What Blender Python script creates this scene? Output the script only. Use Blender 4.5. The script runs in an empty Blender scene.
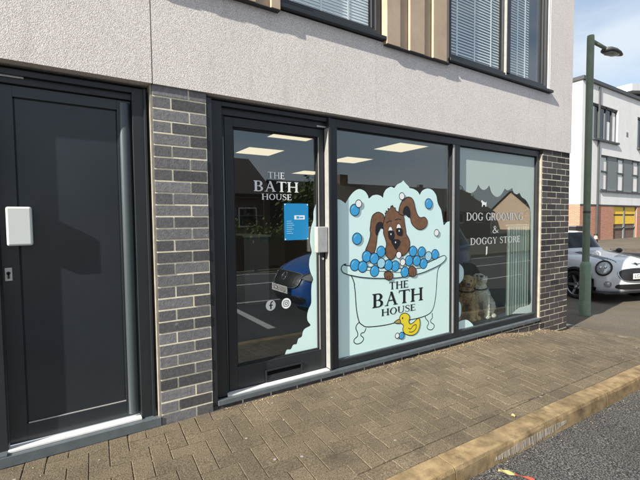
import bpy, bmesh, math, random
from mathutils import Vector, Matrix
from mathutils.geometry import tessellate_polygon
random.seed(7)
C = bpy.context.scene.collection
SC = bpy.context.scene
R = math.radians

# ---------------------------------------------------------------- camera
cam_d = bpy.data.cameras.new('camera'); cam = bpy.data.objects.new('camera', cam_d); C.objects.link(cam)
SC.camera = cam
YAW, PIT, ROL = 0.5719, -0.0481, -0.0099
fw = Vector((math.sin(YAW)*math.cos(PIT), math.cos(YAW)*math.cos(PIT), math.sin(PIT)))
rt = Vector((math.cos(YAW), -math.sin(YAW), 0)); up = rt.cross(fw)
r2 = rt*math.cos(ROL)+up*math.sin(ROL); u2 = r2.cross(fw)
mw = Matrix((r2, u2, -fw)).transposed().to_4x4(); mw.translation = Vector((-0.4879, -2.6586, 1.2373))
cam.matrix_world = mw
cam_d.sensor_width = 36; cam_d.lens = 397.46/640*36; cam_d.clip_start = 0.05; cam_d.clip_end = 2000

# ---------------------------------------------------------------- sky and sun
SUN = Vector((1.0, 0.195, -0.59)).normalized()          # the way the light travels
EL = math.asin(-SUN.z); AZ = math.atan2(-SUN.x, -SUN.y)
w = bpy.data.worlds.new('World'); SC.world = w; w.use_nodes = True
nt = w.node_tree; nt.nodes.clear(); N = nt.nodes.new; Lk = nt.links.new
out = N('ShaderNodeOutputWorld'); bg = N('ShaderNodeBackground'); sky = N('ShaderNodeTexSky')
sky.sky_type = 'NISHITA'; sky.sun_disc = False; sky.sun_elevation = EL; sky.sun_rotation = AZ
sky.air_density = 1.0; sky.dust_density = 1.5; sky.ozone_density = 1.0
tc = N('ShaderNodeTexCoord'); mp = N('ShaderNodeMapping'); mp.inputs['Scale'].default_value = (1, 1, 3.0)
nz = N('ShaderNodeTexNoise'); nz.inputs['Scale'].default_value = 2.2; nz.inputs['Detail'].default_value = 7; nz.inputs['Roughness'].default_value = .55
rp = N('ShaderNodeValToRGB'); rp.color_ramp.elements[0].position = .40; rp.color_ramp.elements[1].position = .62
mx = N('ShaderNodeMix'); mx.data_type = 'RGBA'; mx.inputs[7].default_value = (4.9, 5.4, 5.9, 1)
mu = N('ShaderNodeMath'); mu.operation = 'MULTIPLY_ADD'; mu.inputs[1].default_value = .60; mu.inputs[2].default_value = .30
Lk(tc.outputs['Generated'], mp.inputs[0]); Lk(mp.outputs[0], nz.inputs['Vector']); Lk(nz.outputs['Fac'], rp.inputs[0])
Lk(rp.outputs[0], mu.inputs[0]); Lk(mu.outputs[0], mx.inputs[0]); Lk(sky.outputs[0], mx.inputs[6]); Lk(mx.outputs[2], bg.inputs[0]); Lk(bg.outputs[0], out.inputs[0])
bg.inputs[1].default_value = 0.086
sl = bpy.data.lights.new('sun', 'SUN'); so = bpy.data.objects.new('sun', sl); C.objects.link(so)
sl.energy = 5.0; sl.angle = R(.5); sl.color = (1, .93, .82); so.rotation_euler = SUN.to_track_quat('-Z', 'Y').to_euler()
SC.view_settings.view_transform = 'Standard'; SC.view_settings.look = 'None'; SC.view_settings.gamma = 1
SC.view_settings.use_curve_mapping = False; SC.view_settings.exposure = 0.95
SC.render.engine = 'CYCLES'
SC.cycles.max_bounces = 8; SC.cycles.transparent_max_bounces = 16; SC.cycles.glossy_bounces = 4

# ---------------------------------------------------------------- helpers
def tag(o, label=None, cat=None, group=None, kind=None):
    if label: o['label'] = label
    if cat: o['category'] = cat
    if group: o['group'] = group
    if kind: o['kind'] = kind
    return o
def empty(name, loc=(0, 0, 0), rz=0, label=None, cat=None, group=None, parent=None):
    o = bpy.data.objects.new(name, None); C.objects.link(o); o.location = loc; o.rotation_euler = (0, 0, rz)
    o.empty_display_size = .1
    if parent: o.parent = parent
    return tag(o, label, cat, group)
class MB:
    """collects shapes, then links them as ONE mesh object"""
    def __init__(s): s.v = []; s.f = []; s.c = []; s.m = []
    def add(s, vs, fs, tone=None, mi=0):
        b = len(s.v); s.v += [tuple(v) for v in vs]
        for f in fs: s.f.append([b+i for i in f]); s.c.append(tone if tone is not None else .5); s.m.append(mi)
    def box(s, x0, x1, y0, y1, z0, z1, tone=None, mi=0):
        s.add([(x0,y0,z0),(x1,y0,z0),(x1,y1,z0),(x0,y1,z0),(x0,y0,z1),(x1,y0,z1),(x1,y1,z1),(x0,y1,z1)],
              [(0,3,2,1),(4,5,6,7),(0,1,5,4),(1,2,6,5),(2,3,7,6),(3,0,4,7)], tone, mi)
    def tube(s, p, q, r0, r1=None, n=10, cap=True, tone=None, mi=0):
        p = Vector(p); q = Vector(q); r1 = r0 if r1 is None else r1
        d = (q-p).normalized(); a = d.orthogonal().normalized(); b = d.cross(a)
        vs = [p+(a*math.cos(2*math.pi*i/n)+b*math.sin(2*math.pi*i/n))*r0 for i in range(n)]
        vs += [q+(a*math.cos(2*math.pi*i/n)+b*math.sin(2*math.pi*i/n))*r1 for i in range(n)]
        fs = [(i, (i+1) % n, n+(i+1) % n, n+i) for i in range(n)]
        if cap: fs += [tuple(range(n))[::-1], tuple(range(n, 2*n))]
        s.add(vs, fs, tone, mi)
    def lathe(s, prof, c=(0,0,0), n=20, mi=0, axis='z', tone=None):
        vs = []; fs = []
        for r, z in prof:
            for i in range(n):
                a = 2*math.pi*i/n; x, y = r*math.cos(a), r*math.sin(a)
                vs.append((c[0]+x, c[1]+y, c[2]+z) if axis == 'z' else ((c[0]+z, c[1]+x, c[2]+y) if axis == 'x' else (c[0]+x, c[1]+z, c[2]+y)))
        for k in range(len(prof)-1):
            for i in range(n): fs.append((k*n+i, k*n+(i+1) % n, (k+1)*n+(i+1) % n, (k+1)*n+i))
        s.add(vs, fs, tone, mi)
    def flat(s, pts, y, t=0.0, mi=0):
        """polygon given as (x, z) in the plane y (front side towards -Y)"""
        tri = tessellate_polygon([[Vector((a, b, 0)) for a, b in pts]])
        s.add([(a, y, b) for a, b in pts], [tuple(q) for q in tri], None, mi)
    def ribbon(s, pts, wd, y, closed=False, mi=0):
        P = [Vector((a, b)) for a, b in pts]; n = len(P); L = []; Rr = []
        for i in range(n):
            a = P[(i-1) % n] if (closed or i > 0) else P[i]; b = P[(i+1) % n] if (closed or i < n-1) else P[i]
            t = (b-a); t = t.normalized() if t.length > 1e-9 else Vector((1, 0)); nn = Vector((-t.y, t.x))*wd/2
            L.append(P[i]+nn); Rr.append(P[i]-nn)
        vs = [(p.x, y, p.y) for p in L]+[(p.x, y, p.y) for p in Rr]
        s.add(vs, [(i, (i+1) % n, n+(i+1) % n, n+i) for i in range(n if closed else n-1)], None, mi)
    def build(s, name, mat, parent=None, smooth=False, bevel=0, fixn=True):
        me = bpy.data.meshes.new(name); me.from_pydata(s.v, [], s.f)
        for m in (mat if isinstance(mat, (list, tuple)) else [mat]): me.materials.append(m)
        at = me.attributes.new('tone', 'FLOAT', 'FACE'); at.data.foreach_set('value', s.c)
        me.polygons.foreach_set('material_index', s.m)
        if fixn:
            bm = bmesh.new(); bm.from_mesh(me); bmesh.ops.recalc_face_normals(bm, faces=bm.faces); bm.to_mesh(me); bm.free()
        if smooth: me.polygons.foreach_set('use_smooth', [True]*len(me.polygons))
        me.update()
        o = bpy.data.objects.new(name, me); C.objects.link(o)
        if parent: o.parent = parent
        if bevel:
            b = o.modifiers.new('bevel', 'BEVEL'); b.width = bevel; b.segments = 2; b.limit_method = 'ANGLE'; b.angle_limit = R(40)
        return o
def cr(pts, k=5, closed=True):
    """Catmull-Rom through points"""
    n = len(pts); o = []
    P = [Vector(p) for p in pts]
    for i in range(n if closed else n-1):
        a = P[(i-1) % n] if closed or i > 0 else P[i]; b = P[i]; c = P[(i+1) % n]; d = P[(i+2) % n] if closed or i < n-2 else P[i+1]
        for j in range(k):
            t = j/k; o.append(tuple(.5*((2*b)+(c-a)*t+(2*a-5*b+4*c-d)*t*t+(3*b-a-3*c+d)*t**3)))
    if not closed: o.append(tuple(P[-1]))
    return o
def text_mesh(txt, size, mat, name, parent, loc, rot, bold=0.0, extrude=0.0008):
    cu = bpy.data.curves.new(name, 'FONT'); cu.body = txt; cu.size = size; cu.align_x = 'CENTER'; cu.align_y = 'CENTER'; cu.extrude = extrude; cu.offset = bold
    t = bpy.data.objects.new(name, cu); C.objects.link(t)
    dg = bpy.context.evaluated_depsgraph_get(); me = bpy.data.meshes.new_from_object(t.evaluated_get(dg))
    bpy.data.objects.remove(t); me.materials.clear(); me.materials.append(mat)
    o = bpy.data.objects.new(name, me); C.objects.link(o); o.location = loc; o.rotation_euler = rot
    if parent: o.parent = parent
    return o

LOGO = {'cloud':[(1.401,1.415),(1.45,1.415),(1.488,1.402),(1.52,1.382),(1.554,1.428),(1.608,1.482),(1.669,1.508),(1.731,1.492),(1.766,1.454),(1.776,1.43),(1.816,1.456),(1.867,1.465),(1.918,1.455),(1.941,1.44),(1.948,1.476),(1.978,1.516),(2.024,1.538),(2.047,1.541),(2.078,1.531),(2.117,1.567),(2.164,1.586),(2.193,1.608),(2.221,1.583),(2.261,1.555),(2.274,1.538),(2.319,1.534),(2.378,1.512),(2.412,1.477),(2.447,1.52),(2.516,1.543),(2.587,1.531),(2.642,1.483),(2.661,1.422),(2.679,1.384),(2.717,1.335),(2.736,1.272),(2.752,1.196),(2.765,1.183),(2.812,1.214),(2.89,1.222)],'cusps':[3,10,14,18,21,24,27,35],'ear_l':[(1.955,1.256),(1.94,1.29),(1.881,1.31),(1.823,1.285),(1.801,1.241),(1.793,1.196),(1.787,1.152),(1.792,1.13),(1.786,1.086),(1.764,1.031),(1.735,0.972),(1.763,0.937),(1.814,0.929),(1.846,0.972),(1.862,1.039),(1.87,1.095),(1.88,1.122),(1.895,1.144),(1.917,1.172),(1.94,1.16),(1.955,1.194)],'ear_l_in':[(1.855,1.117),(1.855,1.173),(1.866,1.201),(1.888,1.218),(1.925,1.215),(1.94,1.183),(1.929,1.166),(1.91,1.167),(1.888,1.145),(1.873,1.106)],'head':[(1.959,1.256),(1.969,1.287),(1.963,1.304),(1.984,1.304),(1.973,1.322),(2.001,1.319),(1.999,1.344),(2.023,1.339),(2.039,1.369),(2.051,1.358),(2.054,1.376),(2.067,1.351),(2.089,1.351),(2.092,1.328),(2.136,1.308),(2.18,1.285),(2.2,1.255),(2.206,1.214),(2.216,1.167),(2.224,1.131),(2.226,1.108),(2.254,1.072),(2.273,1.035),(2.274,0.988),(2.259,0.946),(2.213,0.91),(2.156,0.901),(2.129,0.935),(2.101,0.923),(2.077,0.889),(2.038,0.871),(2.03,0.873),(2.0,0.89),(1.969,0.926),(1.965,0.967),(1.98,1.017),(1.965,1.069),(1.944,1.115),(1.944,1.149),(1.938,1.194),(1.947,1.228)],'ear_r':[(2.133,1.302),(2.145,1.366),(2.18,1.419),(2.242,1.452),(2.298,1.446),(2.328,1.41),(2.345,1.356),(2.37,1.297),(2.413,1.26),(2.479,1.263),(2.514,1.223),(2.5,1.174),(2.448,1.147),(2.388,1.146),(2.328,1.177),(2.295,1.213),(2.278,1.267),(2.262,1.263),(2.221,1.29),(2.2,1.282),(2.18,1.282)],'ear_r_in':[(2.188,1.314),(2.205,1.352),(2.237,1.367),(2.266,1.346),(2.278,1.308),(2.275,1.267),(2.253,1.267),(2.221,1.29),(2.2,1.287)],'eye_l_w':[(2.0,1.136),(2.008,1.165),(2.023,1.178),(2.042,1.17),(2.054,1.141),(2.046,1.126),(2.008,1.125)],'eye_l':[(2.003,1.134),(2.031,1.142),(2.066,1.133),(2.076,1.1),(2.069,1.071),(2.046,1.053),(2.023,1.058),(2.005,1.085)],'eye_r_w':[(2.101,1.157),(2.109,1.19),(2.129,1.203),(2.152,1.189),(2.161,1.162),(2.148,1.147),(2.109,1.146)],'eye_r':[(2.101,1.155),(2.132,1.163),(2.171,1.154),(2.18,1.121),(2.174,1.097),(2.156,1.091),(2.12,1.099),(2.104,1.123)],'nose':[(2.041,1.041),(2.062,1.054),(2.098,1.058),(2.132,1.052),(2.151,1.034),(2.136,1.005),(2.116,0.983),(2.098,0.969),(2.079,0.984),(2.054,1.018)],'brow1':[(1.977,1.211),(2.008,1.228),(2.046,1.23)],'brow2':[(2.085,1.239),(2.125,1.248),(2.168,1.24)],'mouth':[(2.098,0.972),(2.113,0.948),(2.129,0.935),(2.156,0.928)],'paw_l':[(1.949,0.756),(1.953,0.721),(1.976,0.696),(2.004,0.688),(2.041,0.693),(2.053,0.719),(2.047,0.748),(2.007,0.767),(1.969,0.766)],'paw_r':[(2.254,0.768),(2.27,0.787),(2.304,0.796),(2.337,0.782),(2.358,0.748),(2.356,0.718),(2.338,0.697),(2.304,0.695),(2.271,0.706),(2.256,0.738)],'tub':[(1.565,0.848),(1.523,0.868),(1.486,0.859),(1.47,0.834),(1.485,0.801),(1.535,0.778),(1.589,0.763),(1.685,0.741),(1.813,0.722),(1.961,0.708),(2.022,0.705),(2.116,0.699),(2.262,0.705),(2.432,0.718),(2.574,0.748),(2.702,0.783),(2.773,0.821),(2.79,0.854),(2.762,0.872),(2.711,0.863),(2.628,0.841),(2.502,0.807),(2.354,0.766)],'rim_in':[(1.72,0.802),(1.886,0.778),(2.046,0.765),(2.053,0.756),(2.164,0.747),(2.346,0.757)],'body':[(1.573,0.768),(1.595,0.73),(1.613,0.68),(1.609,0.68),(1.619,0.613),(1.625,0.525),(1.636,0.436),(1.661,0.349),(1.696,0.316),(1.739,0.293),(1.855,0.279),(1.99,0.274),(2.084,0.278),(2.084,0.278),(2.18,0.275),(2.279,0.277),(2.416,0.279),(2.522,0.292),(2.585,0.321),(2.621,0.38),(2.644,0.479),(2.655,0.579),(2.658,0.63),(2.665,0.693),(2.68,0.742),(2.715,0.775)],'foot_l':[(1.661,0.346),(1.631,0.324),(1.624,0.294),(1.643,0.253),(1.64,0.225),(1.608,0.205),(1.601,0.182),(1.628,0.159),(1.674,0.158),(1.707,0.181),(1.703,0.204),(1.679,0.224),(1.684,0.244),(1.717,0.248),(1.738,0.282)],'foot_r':[(2.495,0.287),(2.495,0.264),(2.531,0.228),(2.54,0.201),(2.517,0.173),(2.537,0.145),(2.586,0.133),(2.622,0.157),(2.613,0.184),(2.576,0.208),(2.569,0.231),(2.594,0.254),(2.59,0.301)],'duck':[(2.145,0.29),(2.142,0.318),(2.164,0.346),(2.21,0.353),(2.254,0.335),(2.274,0.302),(2.263,0.267),(2.28,0.238),(2.322,0.244),(2.368,0.27),(2.402,0.274),(2.416,0.22),(2.395,0.161),(2.356,0.13),(2.296,0.124),(2.23,0.144),(2.194,0.174),(2.184,0.206),(2.194,0.235),(2.155,0.268)],'beak':[(2.073,0.283),(2.113,0.301),(2.145,0.301),(2.151,0.268),(2.116,0.268)],'wing':[(2.255,0.201),(2.288,0.19),(2.322,0.215),(2.361,0.218),(2.356,0.179),(2.313,0.156),(2.263,0.164)],'duck_eye':(2.18,0.309),'bub_blue':[(1.616,1.328),(1.639,1.08),(1.745,0.92),(1.831,0.897),(1.912,0.955),(1.614,0.853),(1.699,0.833),(1.999,0.827),(1.835,0.784),(2.085,0.812),(2.208,0.747),(2.315,0.938),(2.435,0.926),(2.624,0.891),(2.262,0.851),(2.366,0.844),(2.461,0.81),(2.531,1.395)],'bub_light':[(1.913,0.85),(2.528,0.878)],'bub_white':[(1.657,1.382),(2.169,1.459),(2.644,1.107),(2.18,0.841),(2.129,0.912)],'bub_duck':[(2.167,0.143),(2.111,0.152)],'the':[(2.004,0.665),(2.022,0.598),(2.259,0.665),(2.259,0.593)],'bath':[(1.812,0.575),(1.811,0.449),(2.457,0.579),(2.457,0.45)],'house':[(1.918,0.426),(1.918,0.361),(2.355,0.425),(2.355,0.364)],'door_frost':[(1.308,1.41),(1.264,1.376),(1.238,1.319),(1.234,1.245),(1.213,1.188),(1.202,1.123),(1.2,1.058),(1.215,0.983),(1.195,0.935),(1.189,0.87),(1.203,0.811),(1.227,0.759),(1.212,0.719),(1.206,0.654),(1.205,0.563),(1.18,0.516),(1.165,0.468),(1.169,0.418),(1.196,0.377),(1.145,0.359),(1.121,0.334),(1.111,0.296),(1.078,0.284),(1.063,0.245),(1.031,0.243),(1.008,0.211),(0.971,0.213),(0.953,0.169),(1.292,0.051)],'door_the':[(0.83,1.616),(0.829,1.565),(0.976,1.613),(0.975,1.566)],'door_bath':[(0.715,1.54),(0.713,1.46),(1.096,1.548),(1.095,1.469)],'door_house':[(0.778,1.444),(0.777,1.398),(1.035,1.451),(1.035,1.407)],'poster':[(0.963,1.379),(1.182,1.375),(1.187,1.083),(0.967,1.09)],'pl':[(1.047,1.306),(1.143,1.306),(1.143,1.262),(1.046,1.262),(0.988,1.302),(1.031,1.159)],'fb':[(0.838,0.588),(0.973,0.587),(0.838,0.626),(0.837,0.549)],'slot':[(0.772,0.043),(1.083,0.047),(1.082,-0.019),(0.771,-0.028)],'hbox':[(1.222,1.188),(1.328,1.187),(1.326,0.982),(1.219,0.979)],'lbox':[(-0.748,1.328),(-0.636,1.329),(-0.634,1.12),(-0.748,1.119)],'lock':[(-0.766,0.997),(-0.735,0.995),(-0.734,0.923),(-0.764,0.926)],'lpanel':[(-0.692,1.957),(-0.182,1.968),(-0.17,0.105),(-0.675,0.094)],'lleaf':[(-0.781,0.034),(-0.724,1.909),(-0.177,1.38),(-0.109,1.381),(-0.032,1.382)],'lhead':[(-0.614,2.064),(-0.107,2.04),(-0.743,2.034),(-0.65,2.03)],'shoph':[(1.305,2.0),(1.404,2.003)],'frost3':[(2.925,1.625),(2.989,1.607),(3.049,1.584),(3.087,1.543),(3.187,1.519),(3.271,1.554),(3.315,1.617),(3.349,1.578),(3.408,1.559),(3.465,1.577),(3.51,1.614),(3.557,1.53),(3.651,1.488),(3.736,1.518),(3.803,1.589),(3.862,1.57),(3.95,1.6),(3.984,1.549),(4.046,1.529),(4.102,1.55),(4.152,1.5),(4.238,1.466),(4.317,1.394),(4.353,1.296),(4.358,1.099),(4.365,0.851),(4.372,0.602),(4.379,0.351),(4.384,0.187),(4.273,0.163),(4.122,0.157),(3.976,0.104),(4.595,0.071)],'lobes3':[[(2.949,0.772),(3.03,0.756),(3.077,0.7),(3.073,0.614),(3.016,0.566),(2.951,0.561)],[(2.953,0.381),(3.026,0.351),(3.044,0.285),(3.028,0.211),(2.955,0.19)],[(2.956,0.115),(2.996,0.146),(3.053,0.159),(3.137,0.153),(3.205,0.115),(3.249,0.07),(3.259,-0.021),(2.957,0.029)]],'dog_g':[(3.117,1.316),(3.118,1.231),(4.178,1.302),(4.18,1.218)],'amp':[(3.573,1.16),(3.574,1.081),(3.696,1.158),(3.697,1.078)],'store':[(3.186,1.039),(3.187,0.962),(4.132,1.031),(4.134,0.959)],'icon':[(3.414,1.405),(3.476,0.883)]}
# ---------------------------------------------------------------- materials
def mat(name, col, rough=.6, col2=None, nscale=5, ndet=4, bump=0, bscale=40, bdist=.002, metal=0, tone=0, spec=.5, coat=0, cont=None, voro=False):
    """principled + noise colour between col and col2, per-face tone variation, bump"""
    m = bpy.data.materials.new(name); m.use_nodes = True; t = m.node_tree; b = t.nodes['Principled BSDF']
    b.inputs['Roughness'].default_value = rough; b.inputs['Metallic'].default_value = metal; b.inputs['Specular IOR Level'].default_value = spec
    b.inputs['Coat Weight'].default_value = coat; b.inputs['Coat Roughness'].default_value = .03
    co = t.nodes.new('ShaderNodeTexCoord'); src = None
    if col2:
        n = t.nodes.new('ShaderNodeTexNoise'); n.inputs['Scale'].default_value = nscale; n.inputs['Detail'].default_value = ndet; n.inputs['Roughness'].default_value = .6
        t.links.new(co.outputs['Object'], n.inputs['Vector'])
        r = t.nodes.new('ShaderNodeValToRGB'); lo, hi = cont or (.3, .7); r.color_ramp.elements[0].position = lo; r.color_ramp.elements[1].position = hi
        r.color_ramp.elements[0].color = (*col, 1); r.color_ramp.elements[1].color = (*col2, 1)
        t.links.new(n.outputs['Fac'], r.inputs[0]); src = r.outputs[0]
    if tone:
        a = t.nodes.new('ShaderNodeAttribute'); a.attribute_name = 'tone'
        q = t.nodes.new('ShaderNodeMath'); q.operation = 'MULTIPLY_ADD'; q.inputs[1].default_value = tone; q.inputs[2].default_value = 1-tone/2
        t.links.new(a.outputs['Fac'], q.inputs[0])
        h = t.nodes.new('ShaderNodeVectorMath'); h.operation = 'SCALE'
        if src: t.links.new(src, h.inputs[0])
        else: h.inputs[0].default_value = col
        t.links.new(q.outputs[0], h.inputs['Scale']); src = h.outputs[0]
    if src: t.links.new(src, b.inputs['Base Color'])
    else: b.inputs['Base Color'].default_value = (*col, 1)
    if bump:
        if voro: n2 = t.nodes.new('ShaderNodeTexVoronoi')
        else: n2 = t.nodes.new('ShaderNodeTexNoise'); n2.inputs['Detail'].default_value = 5
        n2.inputs['Scale'].default_value = bscale
        t.links.new(co.outputs['Object'], n2.inputs['Vector'])
        bp = t.nodes.new('ShaderNodeBump'); bp.inputs['Strength'].default_value = bump; bp.inputs['Distance'].default_value = bdist
        t.links.new(n2.outputs[0], bp.inputs['Height']); t.links.new(bp.outputs[0], b.inputs['Normal'])
    return m
def emis(name, col, st):
    m = bpy.data.materials.new(name); m.use_nodes = True; b = m.node_tree.nodes['Principled BSDF']
    b.inputs['Base Color'].default_value = (.8, .8, .8, 1); b.inputs['Emission Color'].default_value = (*col, 1); b.inputs['Emission Strength'].default_value = st
    return m
def glass(name, tint=(.90, .94, .93), boost=1.0, f0=.045):
    """clear pane: Schlick reflection over a tinted transparent (same from both sides of each face)"""
    m = bpy.data.materials.new(name); m.use_nodes = True; t = m.node_tree; t.nodes.clear()
    o = t.nodes.new('ShaderNodeOutputMaterial'); g = t.nodes.new('ShaderNodeBsdfGlossy'); tr = t.nodes.new('ShaderNodeBsdfTransparent')
    mxs = t.nodes.new('ShaderNodeMixShader'); lw = t.nodes.new('ShaderNodeLayerWeight'); lw.inputs[0].default_value = .5
    pw = t.nodes.new('ShaderNodeMath'); pw.operation = 'POWER'; pw.inputs[1].default_value = 5
    mm = t.nodes.new('ShaderNodeMath'); mm.operation = 'MULTIPLY_ADD'; mm.inputs[1].default_value = (1-f0*boost)*.65; mm.inputs[2].default_value = f0*boost; mm.use_clamp = True
    g.inputs['Roughness'].default_value = 0; g.inputs['Color'].default_value = (.95, .97, 1, 1); tr.inputs[0].default_value = (*tint, 1)
    L = t.links.new; L(lw.outputs['Facing'], pw.inputs[0]); L(pw.outputs[0], mm.inputs[0]); L(mm.outputs[0], mxs.inputs[0]); L(tr.outputs[0], mxs.inputs[1]); L(g.outputs[0], mxs.inputs[2]); L(mxs.outputs[0], o.inputs[0])
    return m
def film(m, trans=.5, clear=0.0):
    """let light through a vinyl or film: part translucent, part clear"""
    t = m.node_tree; b = t.nodes['Principled BSDF']; o = [n for n in t.nodes if n.type == 'OUTPUT_MATERIAL'][0]; src = b.inputs['Base Color']
    tl = t.nodes.new('ShaderNodeBsdfTranslucent'); mx_ = t.nodes.new('ShaderNodeMixShader'); mx_.inputs[0].default_value = trans
    if src.is_linked: t.links.new(src.links[0].from_socket, tl.inputs[0])
    else: tl.inputs[0].default_value = src.default_value
    t.links.new(b.outputs[0], mx_.inputs[1]); t.links.new(tl.outputs[0], mx_.inputs[2]); last = mx_
    if clear:
        c = t.nodes.new('ShaderNodeBsdfTransparent'); m2 = t.nodes.new('ShaderNodeMixShader'); m2.inputs[0].default_value = clear
        t.links.new(last.outputs[0], m2.inputs[1]); t.links.new(c.outputs[0], m2.inputs[2]); last = m2
    t.links.new(last.outputs[0], o.inputs['Surface'])
M = {}
M['render'] = mat('pebble_render', (.52, .475, .45), .95, (.88, .845, .82), 230, 2, bump=1, bscale=230, bdist=.0038, cont=(.36, .62))
def _mottle(m, amt, sc):
    """large soft weathering on top of the fine colour"""
    t = m.node_tree; b = t.nodes['Principled BSDF']; src = b.inputs['Base Color'].links[0].from_socket
    co = t.nodes.new('ShaderNodeTexCoord'); n = t.nodes.new('ShaderNodeTexNoise'); n.inputs['Scale'].default_value = sc; n.inputs['Detail'].default_value = 5
    q = t.nodes.new('ShaderNodeMapRange'); q.inputs[1].default_value = .3; q.inputs[2].default_value = .7; q.inputs[3].default_value = 1-amt; q.inputs[4].default_value = 1+amt*.4
    h = t.nodes.new('ShaderNodeVectorMath'); h.operation = 'SCALE'
    t.links.new(co.outputs['Object'], n.inputs['Vector']); t.links.new(n.outputs['Fac'], q.inputs[0]); t.links.new(src, h.inputs[0]); t.links.new(q.outputs[0], h.inputs['Scale']); t.links.new(h.outputs[0], b.inputs['Base Color'])
_mottle(M['render'], .07, 1.4)
def stains(m, axis_scale, col, lo, hi, amt):
    """stretched noise of a darker colour: rain streaks, splash dirt, salt bloom"""
    t = m.node_tree; b = t.nodes['Principled BSDF']; src = b.inputs['Base Color'].links[0].from_socket
    co = t.nodes.new('ShaderNodeTexCoord'); mp_ = t.nodes.new('ShaderNodeMapping'); mp_.inputs['Scale'].default_value = axis_scale
    n = t.nodes.new('ShaderNodeTexNoise'); n.inputs['Scale'].default_value = 1; n.inputs['Detail'].default_value = 6; n.inputs['Roughness'].default_value = .65
    q = t.nodes.new('ShaderNodeMapRange'); q.inputs[1].default_value = lo; q.inputs[2].default_value = hi; q.inputs[3].default_value = 0; q.inputs[4].default_value = amt
    x = t.nodes.new('ShaderNodeMix'); x.data_type = 'RGBA'; x.inputs[7].default_value = (*col, 1); L = t.links.new
    L(co.outputs['Object'], mp_.inputs[0]); L(mp_.outputs[0], n.inputs['Vector']); L(n.outputs['Fac'], q.inputs[0]); L(q.outputs[0], x.inputs[0]); L(src, x.inputs[6]); L(x.outputs[2], b.inputs['Base Color'])
stains(M['render'], (9, 9, .8), (.34, .31, .29), .54, .74, .28)
M['frame'] = mat('grey_frame_metal', (.016, .019, .023), .42, (.022, .026, .031), 3, bump=.05, bscale=300, bdist=.0005)
M['frame_dark'] = mat('rubber_seal', (.012, .012, .014), .7)
M['door'] = mat('door_paint', (.020, .026, .033), .24, (.026, .033, .041), 2, bump=.02, bscale=250, bdist=.0005)
M['trim'] = mat('guard_metal', (.075, .095, .105), .4, metal=.3)
M['sill'] = mat('sill_metal', (.12, .145, .165), .42, (.16, .19, .21), 14, metal=.35)
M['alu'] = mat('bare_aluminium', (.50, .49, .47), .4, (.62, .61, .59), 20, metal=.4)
M['brick'] = mat('blue_grey_brick', (.095, .094, .100), .75, (.165, .163, .170), 40, 6, bump=.5, bscale=90, bdist=.003, tone=1.0)
M['brick2'] = mat('dark_brown_brick', (.040, .034, .034), .8, (.080, .070, .069), 40, 6, bump=.5, bscale=90, bdist=.003, tone=1.0)
M['mortar'] = mat('cream_mortar', (.66, .60, .44), .95, (.84, .78, .62), 30, 5, bump=.4, bscale=200, bdist=.001)
stains(M['brick'], (14, 14, 22), (.52, .52, .50), .66, .74, .55); stains(M['brick2'], (9, 9, 12), (.30, .28, .26), .66, .76, .5)
M['mastic'] = mat('cream_mastic', (.36, .335, .28), .85, (.24, .22, .18), 14)
M['paver'] = mat('block_paver', (.074, .057, .036), .9, (.225, .178, .116), 130, 5, bump=1, bscale=170, bdist=.004, tone=.26, cont=(.36, .66)); _mottle(M['paver'], .3, 2.2)
stains(M['paver'], (3, 3, 3), (.05, .042, .03), .56, .70, .6); stains(M['paver'], (23, 23, 23), (.45, .43, .38), .73, .76, .7)
M['sand'] = mat('joint_sand', (.05, .04, .028), .98, (.24, .20, .14), 9, 8, bump=.8, bscale=200, bdist=.004, cont=(.42, .62))
M['kerb'] = mat('kerb_stone', (.16, .108, .050), .9, (.42, .31, .165), 12, 9, bump=.7, bscale=180, bdist=.004, tone=.2); _mottle(M['kerb'], .4, 4)
stains(M['kerb'], (7, 7, 30), (.07, .055, .035), .55, .72, .75)
M['asphalt'] = mat('asphalt', (.016, .016, .018), .92, (.30, .29, .275), 120, 3, bump=1, bscale=120, bdist=.010, cont=(.44, .72)); _mottle(M['asphalt'], .3, 1.2)
M['forecourt'] = mat('worn_forecourt', (.065, .054, .040), .95, (.175, .145, .105), 60, 6, bump=.6, bscale=120, bdist=.004); _mottle(M['forecourt'], .3, .8)
M['line'] = mat('road_paint', (.62, .62, .60), .8, (.35, .35, .34), 30, 6, cont=(.55, .75))
M['scuff'] = mat('scuff_paint', (.60, .58, .53), .9, (.40, .37, .31), 30)
M['glass'] = glass('window_glass', boost=1.9)
M['glass_up'] = glass('upper_glass', (.97, .99, .99), 2.2)
M['car_glass'] = mat('car_glass', (.01, .012, .014), .03, spec=.4)
M['vinyl'] = mat('pale_vinyl', (.68, .925, .905), .45, (.72, .94, .92), 3)
M['frost'] = mat('frosted_film', (.76, .91, .87), .5, (.80, .94, .90), 3)
film(M['vinyl'], .04); film(M['frost'], .42, .04)
def decal(n, c): M[n] = mat('print_'+n, c, .45)
decal('ink', (.012, .012, .014)); decal('brown', (.19, .075, .032)); decal('brown2', (.10, .04, .02)); decal('blue', (.05, .36, .70)); decal('lightblue', (.36, .68, .82)); decal('white', (.86, .88, .88)); decal('faded', (.60, .63, .62)); decal('yellow', (.82, .68, .04)); decal('orange', (.45, .36, .10)); decal('poster', (.012, .26, .56))
M['brown'] = mat('print_brown', (.15, .072, .036), .5, (.22, .115, .06), 30, 4)
M['wall_in'] = mat('interior_paint', (.34, .35, .36), .9)
M['ceil'] = mat('ceiling_paint', (.50, .51, .52), .9)
M['floor_in'] = mat('blue_vinyl_floor', (.05, .105, .17), .35, (.06, .12, .19), 3)
M['panel'] = emis('light_panel', (1, .80, .55), .62)
M['white_in'] = mat('white_laminate', (.62, .66, .64), .5)
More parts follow.
